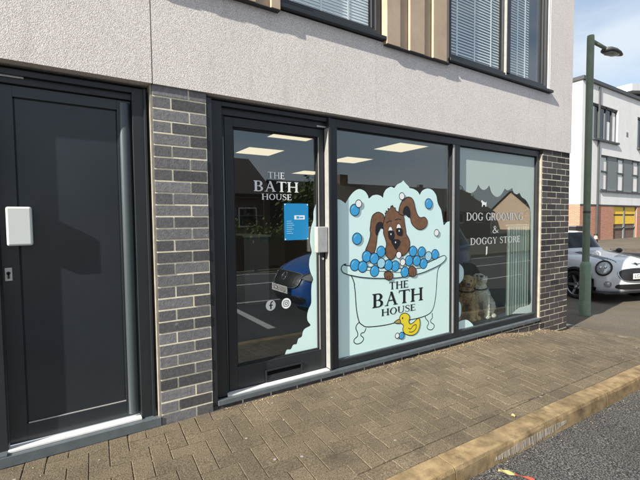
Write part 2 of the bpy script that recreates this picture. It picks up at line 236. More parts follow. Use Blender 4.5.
M['clad'] = mat('beige_cladding', (.40, .31, .22), .75, (.50, .40, .29), 6, 6, bump=.2, bscale=40, bdist=.002, tone=.12)
M['blind'] = mat('pale_blind', (.88, .91, .90), .5)
M['curtain'] = mat('pale_curtain', (.58, .67, .61), .8); film(M['curtain'], .35)
M['room_dark'] = mat('dim_room', (.10, .11, .12), .9)
M['pole'] = mat('lamp_green', (.16, .21, .145), .55, (.21, .26, .18), 9, 6, bump=.2, bscale=60)
stains(M['pole'], (30, 30, 6), (.08, .075, .06), .6, .72, .6)
M['pole2'] = mat('lamp_base_green', (.20, .30, .20), .5, (.26, .36, .25), 9, 6, bump=.2, bscale=60)
M['lamp'] = mat('lamp_head_grey', (.07, .075, .075), .5)
M['lens'] = mat('lamp_lens', (.35, .37, .36), .2)
M['white_render'] = mat('white_render', (.74, .75, .76), .9, (.80, .81, .82), 2, bump=.1, bscale=80)
stains(M['white_render'], (.9, .9, .12), (.52, .53, .52), .5, .75, .35)
M['coping'] = mat('dark_coping', (.05, .055, .06), .5)
M['grey_panel'] = mat('grey_panel', (.16, .18, .19), .5)
M['red_brick'] = None
M['black'] = mat('black_plastic', (.012, .012, .013), .45)
M['tyre'] = mat('tyre_rubber', (.015, .015, .016), .85, bump=.3, bscale=60)
M['chrome'] = mat('chrome', (.75, .76, .77), .12, metal=1)
M['rim'] = mat('alloy', (.35, .36, .37), .3, metal=.8)
M['silver'] = mat('white_silver_paint', (.66, .68, .70), .28, coat=1)
M['blue_paint'] = mat('blue_paint', (.012, .10, .42), .25, coat=1)
M['head_glass'] = mat('headlight_glass', (.30, .33, .36), .08, (.62, .65, .67), 25, metal=.3)
M['plate'] = mat('number_plate', (.80, .80, .78), .4)
M['stripe'] = mat('bonnet_stripe', (.010, .014, .012), .35, coat=.5)
M['lit_face'] = mat('lit_face_metal', (.26, .26, .25), .45, (.32, .32, .31), 20)  # frame metal in a paler colour, painted for faces in the sun
M['gum'] = mat('flattened_gum', (.30, .28, .25), .9)
M['orange_band'] = mat('bollard_band', (.60, .42, .34), .5)
M['timber'] = mat('dark_timber', (.05, .042, .035), .8, (.09, .075, .06), 12)
M['leaf'] = mat('foliage', (.035, .065, .018), .7, (.10, .15, .035), 1.5, tone=.6)
M['hedge'] = mat('hedge_leaf', (.10, .15, .04), .7, (.20, .24, .07), 2, tone=.6)
M['bark'] = mat('bark', (.06, .045, .035), .9, (.10, .08, .06), 12, bump=.5)
M['roof_tile'] = mat('roof_tile', (.055, .045, .042), .85, (.085, .07, .06), 8, bump=.5, bscale=12, bdist=.03)
M['cream_wall'] = mat('cream_render', (.78, .58, .42), .9, (.82, .62, .46), 2)
M['fence'] = mat('fence_boards', (.10, .06, .035), .85, (.14, .085, .05), 4, tone=.3)
M['leaf_y'] = mat('yellow_leaf', (.44, .37, .16), .7); M['red'] = mat('red_print', (.34, .08, .05), .5)
M['fur_gold'] = mat('golden_fur', (.46, .28, .13), .95, (.82, .60, .36), 30, 6, bump=1, bscale=70, bdist=.012)
M['fur_pale'] = mat('pale_fur', (.74, .66, .53), .95, (.90, .86, .78), 30, 6, bump=1, bscale=70, bdist=.012)
M['nose'] = mat('dog_nose', (.012, .010, .010), .3)
M['yellow_p'] = mat('yellow_poster', (.80, .48, .02), .6, (.85, .62, .08), 9)
M['void'] = mat('slot_void', (.003, .003, .003), .9, spec=.1)
M['thresh'] = mat('worn_threshold', (.78, .77, .74), .45, (.66, .65, .62), 25)
M['sand_bits'] = mat('leaf_crumbs', (.22, .15, .08), .9, (.48, .38, .22), 8, tone=.5)
M['blue_spray'] = mat('blue_spray', (.10, .22, .32), .8)
def brick_mat(name, c1, c2, cm, sx=1.0, bw=.225, rh=.075, ms=.010):
    m = bpy.data.materials.new(name); m.use_nodes = True; t = m.node_tree; b = t.nodes['Principled BSDF']; b.inputs['Roughness'].default_value = .9
    co = t.nodes.new('ShaderNodeTexCoord'); sp = t.nodes.new('ShaderNodeSeparateXYZ'); cb = t.nodes.new('ShaderNodeCombineXYZ'); ad = t.nodes.new('ShaderNodeMath')
    t.links.new(co.outputs['Object'], sp.inputs[0]); t.links.new(sp.outputs[0], ad.inputs[0]); t.links.new(sp.outputs[1], ad.inputs[1])
    t.links.new(ad.outputs[0], cb.inputs[0]); t.links.new(sp.outputs[2], cb.inputs[1])
    k = t.nodes.new('ShaderNodeTexBrick'); k.inputs['Scale'].default_value = 1; k.inputs['Brick Width'].default_value = bw; k.inputs['Row Height'].default_value = rh; k.inputs['Mortar Size'].default_value = ms
    k.inputs['Color1'].default_value = (*c1, 1); k.inputs['Color2'].default_value = (*c2, 1); k.inputs['Mortar'].default_value = (*cm, 1)
    t.links.new(cb.outputs[0], k.inputs['Vector']); t.links.new(k.outputs['Color'], b.inputs['Base Color'])
    bp = t.nodes.new('ShaderNodeBump'); bp.invert = True; bp.inputs['Distance'].default_value = .005; t.links.new(k.outputs['Fac'], bp.inputs['Height']); t.links.new(bp.outputs[0], b.inputs['Normal'])
    return m
M['red_brick'] = brick_mat('red_brick', (.42, .13, .075), (.50, .20, .12), (.50, .38, .30))
M['dark_brick'] = brick_mat('dark_side_brick', (.05, .042, .042), (.08, .065, .062), (.5, .46, .38))
M['brown_brick'] = brick_mat('brown_house_brick', (.12, .065, .045), (.17, .09, .06), (.2, .17, .14))

# ---------------------------------------------------------------- serif lettering (strokes built as polygons)
def glyph(ch):
    S, H, T, O = .185, .078, .055, .085; P = []
    def rect(x0, y0, x1, y1): P.append([(x0, y0), (x1, y0), (x1, y1), (x0, y1)])
    def stem(x, y0=0, y1=1, top=True, bot=True, wd=S):
        rect(x-wd/2, y0, x+wd/2, y1)
        for on, y, sg in ((top, y1, -1), (bot, y0, 1)):
            if on:
                P.append([(x-wd/2-O, y), (x+wd/2+O, y), (x+wd/2+O, y+sg*T*.7), (x+wd/2, y+sg*T*1.8), (x-wd/2, y+sg*T*1.8), (x-wd/2-O, y+sg*T*.7)])
    def diag(x0, y0, x1, y1, wd): P.append([(x0-wd/2, y0), (x0+wd/2, y0), (x1+wd/2, y1), (x1-wd/2, y1)])
    def foot(x, y, sg, wd=.3): P.append([(x-wd/2, y), (x+wd/2, y), (x+wd/2, y+sg*T), (x-wd/2, y+sg*T)])
    def ring(cx, cy, rx, ry, a0=0, a1=360, s=S, h=H, n=22):
        for i in range(n):
            q = []
            for a in (a0+(a1-a0)*i/n, a0+(a1-a0)*(i+1)/n):
                c, d = math.cos(R(a)), math.sin(R(a)); q.append(((cx+rx*c, cy+ry*d), (cx+(rx-s)*c, cy+(ry-h)*d)))
            P.append([q[0][0], q[1][0], q[1][1], q[0][1]])
    def stroke(pts, wf):
        n = len(pts); p = cr(pts, 6, False); m = len(p); L = []; Q = []
        for i in range(m):
            a = Vector(p[max(i-1, 0)]); b = Vector(p[min(i+1, m-1)]); t = (b-a).normalized(); wd = wf(i/(m-1))/2
            L.append((p[i][0]-t.y*wd, p[i][1]+t.x*wd)); Q.append((p[i][0]+t.y*wd, p[i][1]-t.x*wd))
        for i in range(m-1): P.append([L[i], L[i+1], Q[i+1], Q[i]])
    w = .8
    if ch == 'T': w = .86; stem(.43, top=False); rect(.02, 1-H, .84, 1); P.append([(.02, 1), (.07, 1), (.05, .80), (.0, .80)]); P.append([(.84, 1), (.79, 1), (.81, .80), (.86, .80)])
    elif ch == 'H': w = 1.0; stem(.17); stem(.83); rect(.17, .47, .83, .47+H)
    elif ch == 'E': w = .76; stem(.17); rect(.17, 1-H, .68, 1); rect(.17, 0, .70, H); rect(.17, .48, .56, .48+H); rect(.64, .80, .68, 1); rect(.67, 0, .715, .22); rect(.53, .40, .57, .62)
    elif ch == 'B': w = .80; stem(.17); ring(.42, .745, .28, .255, -90, 90); ring(.42, .265, .33, .265, -90, 90); rect(.17, 1-H, .43, 1); rect(.17, 0, .43, H); rect(.17, .49, .43, .49+H*.7)
    elif ch == 'A': w = .96; diag(.14, 0, .49, 1, .07); diag(.80, 0, .47, 1, .17); rect(.27, .33, .68, .33+H); foot(.14, 0, 1, .27); foot(.80, 0, 1, .34)
    elif ch == 'O': w = .98; ring(.49, .5, .47, .52)
    elif ch == 'U': w = .96; stem(.17, .3, 1, bot=False); stem(.80, .3, 1, bot=False, wd=.085); ring(.465, .33, .37, .35, 180, 360, .12, .075); 
    elif ch == 'S': w = .66; stroke([(.57, .78), (.50, .95), (.32, .985), (.14, .90), (.10, .74), (.22, .60), (.42, .49), (.56, .34), (.54, .12), (.36, .015), (.16, .05), (.07, .24)], lambda t: .055+.11*math.exp(-((t-.5)/.24)**2)); rect(.55, .70, .59, .98); rect(.05, .02, .09, .28)
    elif ch == 'D': w = .96; stem(.17); ring(.40, .5, .52, .5, -90, 90); rect(.17, 1-H, .42, 1); rect(.17, 0, .42, H)
    elif ch == 'G': w = .98; ring(.50, .5, .47, .52, 35, 325); stem(.80, .03, .46, bot=False); rect(.86, .68, .90, .96)
    elif ch == 'R': w = .88; stem(.17); ring(.42, .73, .29, .27, -90, 90); rect(.17, 1-H, .43, 1); rect(.17, .46, .43, .46+H); diag(.76, 0, .44, .49, .17); foot(.80, 0, 1, .22)
    elif ch == 'M': w = 1.14; stem(.15, wd=.07); stem(.99); diag(.56, .05, .20, 1, .16); diag(.56, .05, .94, 1, .07)
    elif ch == 'I': w = .36; stem(.18)
    elif ch == 'N': w = 1.0; stem(.16, wd=.07); stem(.84, wd=.07, bot=False); diag(.82, 0, .17, 1, .17)
    elif ch == 'Y': w = .92; diag(.46, .42, .15, 1, .16); diag(.46, .42, .77, 1, .075); stem(.46, 0, .46, top=False); foot(.16, 1, -1, .30); foot(.77, 1, -1, .26)
    elif ch == '&': w = .98; stroke([(.88, .46), (.72, .20), (.44, .02), (.17, .08), (.10, .28), (.30, .50), (.52, .70), (.52, .90), (.38, .98), (.25, .86), (.34, .62), (.60, .28), (.90, .02)], lambda t: .07+.07*math.exp(-((t-.85)/.15)**2)+.05*math.exp(-((t-.28)/.12)**2))
    elif ch == ' ': w = .40
    return w, P
def lettering(txt, x0, x1, z0, z1, y, mat_, name, parent, track=.07):
    h = z1-z0; ws = [glyph(c) for c in txt]; tot = sum(g[0] for g in ws)+track*(len(txt)-1); k = (x1-x0)/tot; x = 0; mb = MB(); i = 0
    for g, P in ws:
        for p in P:
            i += 1; mb.add([(x0+(x+a)*k, y-.00012*(i % 9), z0+b*h) for a, b in p], [tuple(range(len(p)))])
        x += g+track
    return mb.build(name, mat_, parent, fixn=False)

# ================================================================ GROUND
def lerp(t, pts):
    if t <= pts[0][0]: return pts[0][1]
    for (a, u), (b, v) in zip(pts, pts[1:]):
        if t <= b:
            k = (t-a)/(b-a); k = k*k*(3-2*k) if b-a < 3 else k
            return u+(v-u)*k
    return pts[-1][1]
ZW = [(-9, -.075), (3.5, -.066), (4.35, -.14), (5.16, -.262), (6.4, -.31), (7.4, -.40), (9, -.47), (11, -.46), (17, -.30), (24, -.22), (200, -.22)]
ZK = [(-9, -.075), (.9, -.098), (2, -.115), (3.8, -.155), (5.2, -.255), (6.4, -.31), (7.4, -.40), (9, -.47), (11, -.46), (17, -.30), (24, -.22), (200, -.22)]
def g(x, y):
    t = min(max(-y/1.2, 0), 1); return lerp(x, ZW)*(1-t)+lerp(x, ZK)*t
def sheet(name, xs, ys, zf, m):
    mb = MB(); nx, ny = len(xs), len(ys)
    mb.add([(x, y, zf(x, y)) for y in ys for x in xs], [(j*nx+i, j*nx+i+1, (j+1)*nx+i+1, (j+1)*nx+i) for j in range(ny-1) for i in range(nx-1)])
    o = mb.build(name, m, smooth=True, fixn=False); return tag(o, kind='structure')
def rng(a, b, n): return [a+(b-a)*i/(n-1) for i in range(n)]
KY0, KY1 = -1.165, -1.29        # back and front of the kerb
def roadz(x): return lerp(x, [(-9, -.185), (.9, -.205), (3.8, -.262), (5.2, -.33), (7, -.40), (20, -.42), (200, -.42)])
PX1 = 5.55
# base sheets: joint sand under the pavers, forecourt beyond, road, far land
sheet('pavement_bed', rng(-9, PX1, 120), rng(KY0-.02, .12, 12), lambda x, y: g(x, y)-.005, M['sand'])
fx = rng(PX1-.01, 12, 30)+rng(12.5, 60, 30)
sheet('forecourt', fx, rng(KY0, .0, 6)+rng(.3, 9.49, 24), lambda x, y: g(x, y), M['forecourt'])
sheet('road', rng(-60, -9.1, 10)+rng(-9, 9, 40)+rng(10, 90, 20), [-8.1, -5, -3, KY1+.02], lambda x, y: roadz(x), M['asphalt'])
sheet('far_ground', [-900, -60, 60, 90, 900], [-900, -60, -8.1], lambda x, y: -.46, M['forecourt'])
sheet('land', [-900, -9.05], [-8.05, 900], lambda x, y: -.50, M['forecourt'])
sheet('back_land', [-9.1, 900], [9.48, 900], lambda x, y: -.52, M['forecourt'])
sheet('side_land', [59.9, 900], [-8.0, 9.4], lambda x, y: -.50, M['forecourt'])
# paver blocks in herringbone
mb = MB(); A = R(-3.0); ca, sa = math.cos(A), math.sin(A); c0 = .1015; gp = .0014; bv = .0036
def paver(u0, v0, u1, v1):
    cx, cy = (u0+u1)/2, (v0+v1)/2; X, Y = ca*cx-sa*cy, sa*cx+ca*cy
    if not (-2.6 < X < PX1-.1 and KY0-.1+.105 < Y < .1): return
    dz = random.uniform(-.0012, .0012); tx, ty = random.uniform(-.012, .012), random.uniform(-.012, .012); pts = []
    for ins, dd in ((gp, -.012), (gp, -bv*.8), (gp+bv, 0)):
        for a, b in ((u0+ins, v0+ins), (u1-ins, v0+ins), (u1-ins, v1-ins), (u0+ins, v1-ins)):
            x, y = ca*a-sa*b, sa*a+ca*b; x = min(x, PX1-.105); y = min(max(y, KY0+.107), .0)
            if Y > -.02: y = min(y, -.001)
            pts.append((x, y, g(x, y)+dd+dz+(a-cx)*tx+(b-cy)*ty))
    if abs(pts[0][1]-pts[2][1]) < .012 or abs(pts[0][0]-pts[1][0]) < .012 and abs(pts[1][0]-pts[2][0]) < .012: return
    f = [(8, 9, 10, 11)]
    for r in (0, 4): f += [(r+i, r+(i+1) % 4, r+4+(i+1) % 4, r+4+i) for i in range(4)]
    mb.add(pts, f, random.random())
for i in range(-45, 80):
    for j in range(-40, 25):
        v = (i-j) % 4
        if v == 0: paver(i*c0, j*c0, (i+2)*c0, (j+1)*c0)
        elif v == 3: paver(i*c0, j*c0, (i+1)*c0, (j+2)*c0)
# edging course along the kerb and at the right end
def edge_block(x0, x1, y0, y1):
    dz = random.uniform(-.001, .001); pts = []
    for ins, dd in ((gp, -.012), (gp, -bv*.8), (gp+bv, 0)):
        for x, y in ((x0+ins, y0+ins), (x1-ins, y0+ins), (x1-ins, y1-ins), (x0+ins, y1-ins)): pts.append((x, y, g(x, y)+dd+dz))
    f = [(8, 9, 10, 11)]
    for r in (0, 4): f += [(r+i, r+(i+1) % 4, r+4+(i+1) % 4, r+4+i) for i in range(4)]
    mb.add(pts, f, random.random())
x = -2.6
while x < PX1-.12: edge_block(x, x+.2, KY0+.003, KY0+.105); x += .2
y = KY0+.11
while y < -.02: edge_block(PX1-.103, PX1-.003, y, min(y+.2, -.002)); y += .2
tag(mb.build('pavement', M['paver'], fixn=False), kind='structure')
# kerb stones
mb = MB(); x = -6.06
while x < 14:
    x1 = x+.914; a, b = x+.004, x1-.004; t = random.random(); n = 6; vs = []
    for i in range(n+1):
        X = a+(b-a)*i/n; z = g(X, KY0)-.001; zr = roadz(X)-.05
        w1 = .002*math.sin(X*9)
        vs += [(X, KY0, z-.05), (X, KY0, z), (X, KY1+.022, z-.003+w1*.4), (X, KY1+.008, z-.009), (X, KY1+w1, z-.028), (X, KY1-.012, zr)]
    mb.add(vs, [(i*6+k, i*6+k+1, i*6+7+k, i*6+6+k) for i in range(n) for k in range(5)]+[tuple(range(6)), tuple(range(n*6, n*6+6))], t); x = x1
tag(mb.build('kerb', M['kerb']), kind='structure')
# painted marks of the parking bay
def rz4(x): return roadz(x)+.004
def paint(pts):
    mb.add([(a, b, rz4(a)) for a, b in pts], [(0, 1, 2, 3)])
mb = MB(); paint([(1.78, -1.95), (1.90, -1.95), (1.90, -3.85), (1.78, -3.85)])
for k in range(9): paint([(1.9+k*1.0, -3.80), (2.9+k*1.0, -3.80), (2.9+k*1.0, -3.88), (1.9+k*1.0, -3.88)])
for k in range(30): paint([(-14+k*1.0, -5.85), (-13+k*1.0, -5.85), (-13+k*1.0, -5.95), (-14+k*1.0, -5.95)])
for k in range(30): paint([(-14+k*1.0, -7.6), (-13+k*1.0, -7.6), (-13+k*1.0, -7.68), (-14+k*1.0, -7.68)])
tag(mb.build('road_markings', M['line'], fixn=False), kind='structure')
mb = MB(); mb.box(-60, 90, -8.22, -8.09, -.45, -.30); tag(mb.build('far_kerb', M['kerb']), kind='structure')
# scuffed white paint on the kerb face
mb = MB(); random.seed(3)
for k in range(95):
    X = 1.60+k*.0088+random.uniform(-.004, .004); e_ = math.sin(math.pi*(k+1)/97)**.6; h = .012+random.uniform(.035, .050)*e_; z = g(X, KY0)-.040-random.uniform(0, .005)-.018*(1-e_); wv = random.uniform(.002, .006); sl_ = .012/(z+.0-roadz(X)+.05)
    yy = lambda zz: KY1-.012*max(0, (g(X, KY0)-.029-zz))/max(.02, (g(X, KY0)-.029)-(roadz(X)-.05))-.0035
    mb.add([(X, yy(z), z), (X+wv, yy(z), z), (X+wv, yy(z-h), z-h), (X, yy(z-h), z-h)], [(0, 1, 2, 3)])
o = mb.build('kerb_scuffs', M['scuff'], fixn=False); tag(o, kind='structure')

mb = MB(); random.seed(9)
for k in range(34):
    X = random.uniform(-.8, 5.2); Y = random.uniform(-1.1, -.1); r = random.uniform(.006, .013); n = 9
    mb.add([(X+r*random.uniform(.75, 1.1)*math.cos(6.283*i/n), Y+r*random.uniform(.75, 1.1)*math.sin(6.283*i/n), g(X, Y)+.0022) for i in range(n)], [tuple(range(n))])
tag(mb.build('gum_spots', M['gum'], fixn=False), kind='structure')

# ================================================================ SHOP BUILDING
BX = 5.16
sb = empty('shop_building', (0, 0, 0), 0, 'two-storey pebble-rendered building with dark brick piers, shopfront and grey door', 'building')
def bx(name, m, *a, parent=sb, bevel=0):
    mb = MB(); mb.box(*a); return mb.build(name, M[m], parent, bevel=bevel)
# rendered band over the shopfront with a movement joint at x = 0
mb = MB()
mb.box(-9, -.0035, -.015, .30, 2.092, 2.77); mb.box(.0035, BX, -.015, .30, 2.092, 2.77); mb.box(-.0035, .0035, 0, .3, 2.10, 2.77)
mb.box(4.60, BX, -.0152, .30, 2.77, 4.70); mb.box(-9, BX, -.0148, .30, 4.70, 6.6)
mb.box(.885, 1.865, .16, .30, 2.77, 2.80)
mb.box(BX-.30, BX-.001, .30, 9.4, 2.092, 6.6)
mb.box(-9, BX, 9.1, 9.4, -.4, 6.6); mb.box(-9, -8.7, .3, 9.1, -.4, 6.6)
mb.build('rendered_wall', M['render'], sb)
bx('roof', 'coping', -9.1, BX+.1, -.1, 9.5, 6.6, 6.75)
bx('side_brickwork', 'dark_brick', BX-.30, BX-.0008, .225, 9.4, -.5, 2.092)
bx('backing_wall', 'room_dark', -8.7, -.9, .05, .25, -.4, 2.09)
# brickwork with real courses
def bricks(name, m, x0, x1, z0, z1, phase, y=0, depth=.1, parent=sb, side=None, half_left=True):
    mb = MB(); rows = range(int((z0)/.075)-2, int(z1/.075)+2)
    for r_ in rows:
        za, zb = r_*.075+.005, r_*.075+.070; za = max(za, z0); zb = min(zb, z1)
        if zb-za < .01: continue
        x = x0-(.1125 if (r_+phase) % 2 else 0)
        while x < x1-.004:
            a, b = max(x, x0)+(.0 if x < x0+.001 else .0), min(x+.215, x1)
            if b-a > .03: 
                j = random.uniform(-.0015, .0015)
                mb.box(a, b, y+j, y+depth, za, zb, random.random())
            x += .225
    o = mb.build(name, M[m], parent, bevel=.0015)
    mo = MB(); mo.box(x0+.001, x1-.001, y+.0025, y+depth-.002, z0, z1); mo.build('mortar', M['mortar'], o)
    return o
random.seed(11)
bricks('brick_pier', 'brick', 0.0, .335, -.20, 2.091, 1, depth=.20)
bricks('brick_pier', 'brick2', 4.50, BX, -.45, 2.091, 1, depth=.22)
bricks('brick_plinth', 'brick2', .335, 4.50, -.30, -.040, 1, y=.01, depth=.12)
mo = MB(); mo.box(-.014, -.002, .006, .16, -.10, 2.09); mo.build('mastic_strip', M['mastic'], sb)
# pilaster trim right of the last pane
mo = MB(); mo.box(4.484, 4.499, .004, .06, -.03, 2.02); mo.build('mastic_strip', M['mastic'], sb)

# ---- flat-entrance door on the left
ld = MB().build('entrance_door', M['door'], sb) if False else empty('entrance_door', (0, 0, 0), parent=sb)
mb = MB(); mb.box(-.86, -.785, .05, .17, -.02, 2.066); mb.box(-.110, -.031, .05, .17, -.02, 2.066); mb.box(-.785, -.110, .05, .17, 2.035, 2.066); mb.box(-.785, -.110, .075, .17, 1.995, 2.035)
mb.box(-.045, -.031, .035, .05, -.02, 2.066)
mb.build('door_frame', M['frame'], ld, bevel=.002)
mb = MB(); x0, x1, z0, z1 = -.781, -.114, .004, 1.992; a0, a1, b0, b1 = -.700, -.190, .105, 1.93
mb.box(x0, a0, .095, .15, z0, z1); mb.box(a1, x1, .095, .15, z0, z1); mb.box(a0, a1, .095, .15, z0, b0); mb.box(a0, a1, .095, .15, b1, z1)
mb.build('door_stiles', M['door'], ld, bevel=.002)
mb = MB(); mb.box(a0+.006, a1-.006, .104, .14, b0+.006, b1-.006); mb.build('door_panel', M['door'], ld, bevel=.002)
mb = MB()
for q in ((a0, a0+.006, b0, b1), (a1-.006, a1, b0, b1), (a0, a1, b0, b0+.006), (a0, a1, b1-.006, b1)): mb.box(q[0], q[1], .1035, .139, q[2], q[3])
mb.build('panel_seal', M['frame_dark'], ld)
mb = MB(); mb.box(a0+.007, a1-.002, .096, .1030, b0+.0005, b0+.005); mb.build('panel_catchlight', M['alu'], ld)  # pale strip painted as the catch light along the panel's lower edge
mb = MB(); n = 10; vs = []; 
for i in range(n+1):
    t = math.pi*i/n; X = -.148-.031*math.cos(t); Y = .0945-.022*math.sin(t); vs += [(X, Y, .02), (X, Y, 1.975)]
mb.add(vs, [(2*i, 2*i+2, 2*i+3, 2*i+1) for i in range(n)]); mb.build('finger_guard', M['trim'], ld, smooth=True, fixn=False)
mb = MB(); mb.box(-.748, -.634, .038, .094, 1.118, 1.330); o = mb.build('handle_cover', M['white_in'], ld, bevel=.010)
mb = MB(); mb.box(-.768, -.735, .088, .0945, .925, .997); o = mb.build('lock_plate', M['alu'], ld, bevel=.002)
mb = MB(); mb.lathe([(0, -.007), (.009, -.007), (.009, 0)], (-.7515, .088, .968), 14, axis='y'); mb.box(-.756, -.747, .081, .088, .938, .968); mb.build('keyhole', M['black'], o)
mb = MB(); mb.box(-.76, -.645, .066, .075, 2.026, 2.037); mb.build('door_closer', M['alu'], ld)
mb = MB(); mb.box(-.785, -.112, .030, .093, -.010, .001); mb.build('threshold', M['thresh'], ld, bevel=.001)
mb = MB(); mb.box(-1.4, -.004, -.006, .05, -.066, -.0115); mb.box(-1.4, -.785, .0, .05, -.0115, .0); mb.build('cill', M['sill'], ld, bevel=.001)
mb = MB(); mb.box(-1.9, -.86, .07, .15, -.02, 2.066); mb.build('side_panel', M['frame'], ld)

# ---- shop door
sd = empty('shop_door', (0, 0, 0), parent=sb)
FY = .04
mb = MB(); mb.box(.3365, .372, .004, .15, -.035, 2.066); mb.box(.372, .452, FY, .16, -.004, 2.066); mb.box(.452, 1.33, FY, .16, 2.036, 2.066); mb.box(.452, 1.33, .07, .16, 1.985, 2.036)
mb.build('door_frame', M['frame'], sd, bevel=.002)
mb = MB(); mb.tube((.470, .082, .0), (.470, .082, 1.985), .009); mb.build('finger_guard', M['trim'], sd, smooth=True)
L0, L1, z0, z1 = .485, 1.322, .004, 1.982; a0, a1, b0, b1 = .548, 1.272, .170, 1.915
mb = MB(); mb.box(L0, a0, .085, .14, z0, z1); mb.box(a1, L1, .085, .14, z0, z1); mb.box(a0, a1, .085, .14, z0, b0); mb.box(a0, a1, .085, .14, b1, z1)
mb.build('door_stiles', M['frame'], sd, bevel=.003)
mb = MB()
for q in ((a0, a0+.010, b0, b1), (a1-.010, a1, b0, b1), (a0, a1, b0, b0+.008), (a0, a1, b1-.010, b1)): mb.box(q[0], q[1], .0975, .118, q[2], q[3])
mb.build('glazing_bead', M['frame_dark'], sd)
mb = MB(); mb.box(a1-.004, a1+.002, .0835, .09, b0, b1); mb.build('lit_edge_strip', M['lit_face'], sd)  # pale strip, sunlight on the stile edge put into the colour
mb = MB(); mb.box(a0+.002, a1-.002, .116, .122, b0+.002, b1-.002); mb.build('door_glass', M['glass'], sd)
mb = MB()
for q in ((.768, 1.092, .012, .022), (.768, 1.092, .090, .100), (.768, .780, .022, .090), (1.080, 1.092, .022, .090)): mb.box(q[0], q[1], .074, .0846, q[2], q[3])
lb = mb.build('letter_plate', M['frame'], sd, bevel=.001)
mb = MB(); mb.box(.780, 1.080, .0835, .0847, .022, .090); mb.build('slot', M['void'], lb)
mb = MB(); mb.add([(.783, .0825, .056), (1.077, .0825, .056), (1.077, .0765, .024), (.783, .0765, .024), (.783, .0832, .056), (1.077, .0832, .056), (1.077, .0785, .023), (.783, .0785, .023)], [(0,1,2,3),(4,7,6,5),(0,4,5,1),(1,5,6,2),(2,6,7,3),(3,7,4,0)]); mb.build('flap', M['frame'], lb)
mb = MB(); mb.box(1.222, 1.322, .035, .0845, .980, 1.190); mb.build('handle_cover', M['alu'], sd, bevel=.006)
mb = MB(); mb.lathe([(0, -.008), (.010, -.008), (.012, 0)], (1.300, .0845, .925), 14, axis='y'); mb.build('lock', M['chrome'], sd)
mb = MB(); mb.box(1.245, 1.330, .062, .072, 1.992, 2.003); mb.build('door_closer', M['alu'], sd)
mb = MB(); mb.box(.452, 1.327, .026, .083, -.006, .0035); mb.build('threshold', M['thresh'], sd, bevel=.001)

# ---- shop windows (two panes)
sw = empty('shop_window', (0, 0, 0), parent=sb)
mb = MB()
mb.box(1.33, 1.350, .018, .14, .0, 2.066)
mb.box(1.350, 1.420, .032, .14, .0, 2.066)
mb.box(1.420, 4.484, .032, .14, 2.000, 2.066)
mb.box(1.420, 4.484, .032, .14, -.0, .055)
mb.box(2.862, 2.972, .032, .14, .055, 2.000)
mb.box(4.425, 4.484, .032, .14, .055, 2.000)
mb.build('frame', M['frame'], sw, bevel=.002)
mb = MB(); mb.box(1.3285, 1.3300, .026, .083, .01, 1.985); mb.build('lit_mullion_face', M['lit_face'], sw)  # pale plate: sunlight on the mullion's left face put into the colour
mb = MB(); mb.box(2.8595, 2.884, .026, .0315, .06, 1.995); mb.build('lit_mullion_face', M['lit_face'], sw)  # flat pale strip on the front stands for the sunlit left face
for k, (p, q) in enumerate(((1.420, 2.8595), (2.972, 4.425))):
    mb = MB()
    for e in ((p, p+.010, .055, 2.000), (q-.010, q, .055, 2.000), (p, q, 1.990, 2.000)): mb.box(e[0], e[1], .052, .075, e[2], e[3])
    mb.build('glazing_seal', M['frame_dark'], sw)
    mb = MB(); mb.box(p, q, .046, .060, .0555, .066); mb.build('glazing_bead', M['sill'], sw)
    mb = MB(); mb.box(p+.002, q-.002, .0605, .0665, .057, 1.998); mb.build('window_pane', M['glass'], sw)
mb = MB(); mb.add([(.372, -.008, -.038), (4.482, -.008, -.038), (4.482, -.008, -.0055), (.372, -.008, -.0055), (.372, .030, -.038), (4.482, .030, -.038), (4.482, .031, .0), (.372, .031, -.0045)],
    [(0,3,2,1),(4,5,6,7),(0,1,5,4),(1,2,6,5),(2,3,7,6),(3,0,4,7)]); mb.build('cill', M['sill'], sw, bevel=.001)

bx('soffit_shadow_gap', 'frame_dark', -.86, -.001, .10, .16, 2.03, 2.0915)  # dark recessed strip put in for the soffit shadow under the render
bx('soffit_shadow_gap', 'frame_dark', .336, 4.499, .10, .138, 2.03, 2.0915)  # the dark strip for the soffit shadow goes on over the shopfront
# ---- inside of the shop
mb = MB(); FZ = -.02
mb.box(.20, .30, .22, 7.6, -.3, 2.31); mb.box(4.84, 4.858, .22, 7.6, -.3, 2.31); mb.box(.30, 4.84, 7.5, 7.6, -.3, 2.31)
mb.build('interior_wall', M['wall_in'], sb)
bx('interior_ceiling', 'ceil', .20, 4.858, .305, 7.6, 2.31, 2.36)
bx('interior_floor', 'floor_in', .30, 4.84, .17, 7.5, -.12, FZ)
P5 = [(3.72, 1.66), (1.98, 1.66), (2.06, 2.98), (3.80, 2.98), (4.10, 4.9)]
LBL = ['lit square ceiling panel seen in the middle pane, nearest the glass', 'lit square ceiling panel at the top of the shop door glass', 'lit square ceiling panel behind the first one over the shop door',
       'lit square ceiling panel at the upper left of the middle pane', 'lit ceiling panel deep inside, low at the right edge of the door glass', 'lit ceiling panel farthest back on the left inside the shop']
for (x, y), l in zip(P5, LBL):
    t = empty('ceiling_light', (x, y, 2.31), 0, l, 'ceiling light', 'square light panels in the shop ceiling')
    mb = MB()
    for e in ((-.30, -.285, -.30, .30), (.285, .30, -.30, .30), (-.285, .285, -.30, -.285), (-.285, .285, .285, .30)): mb.box(e[0], e[1], e[2], e[3], -.012, -.001)
    mb.build('frame', M['white_in'], t); mb = MB(); mb.box(-.284, .284, -.284, .284, -.008, -.002); mb.build('diffuser', M['panel'], t)
bx('display_platform', 'floor_in', 2.99, 4.42, .142, .80, FZ+.001, .062)
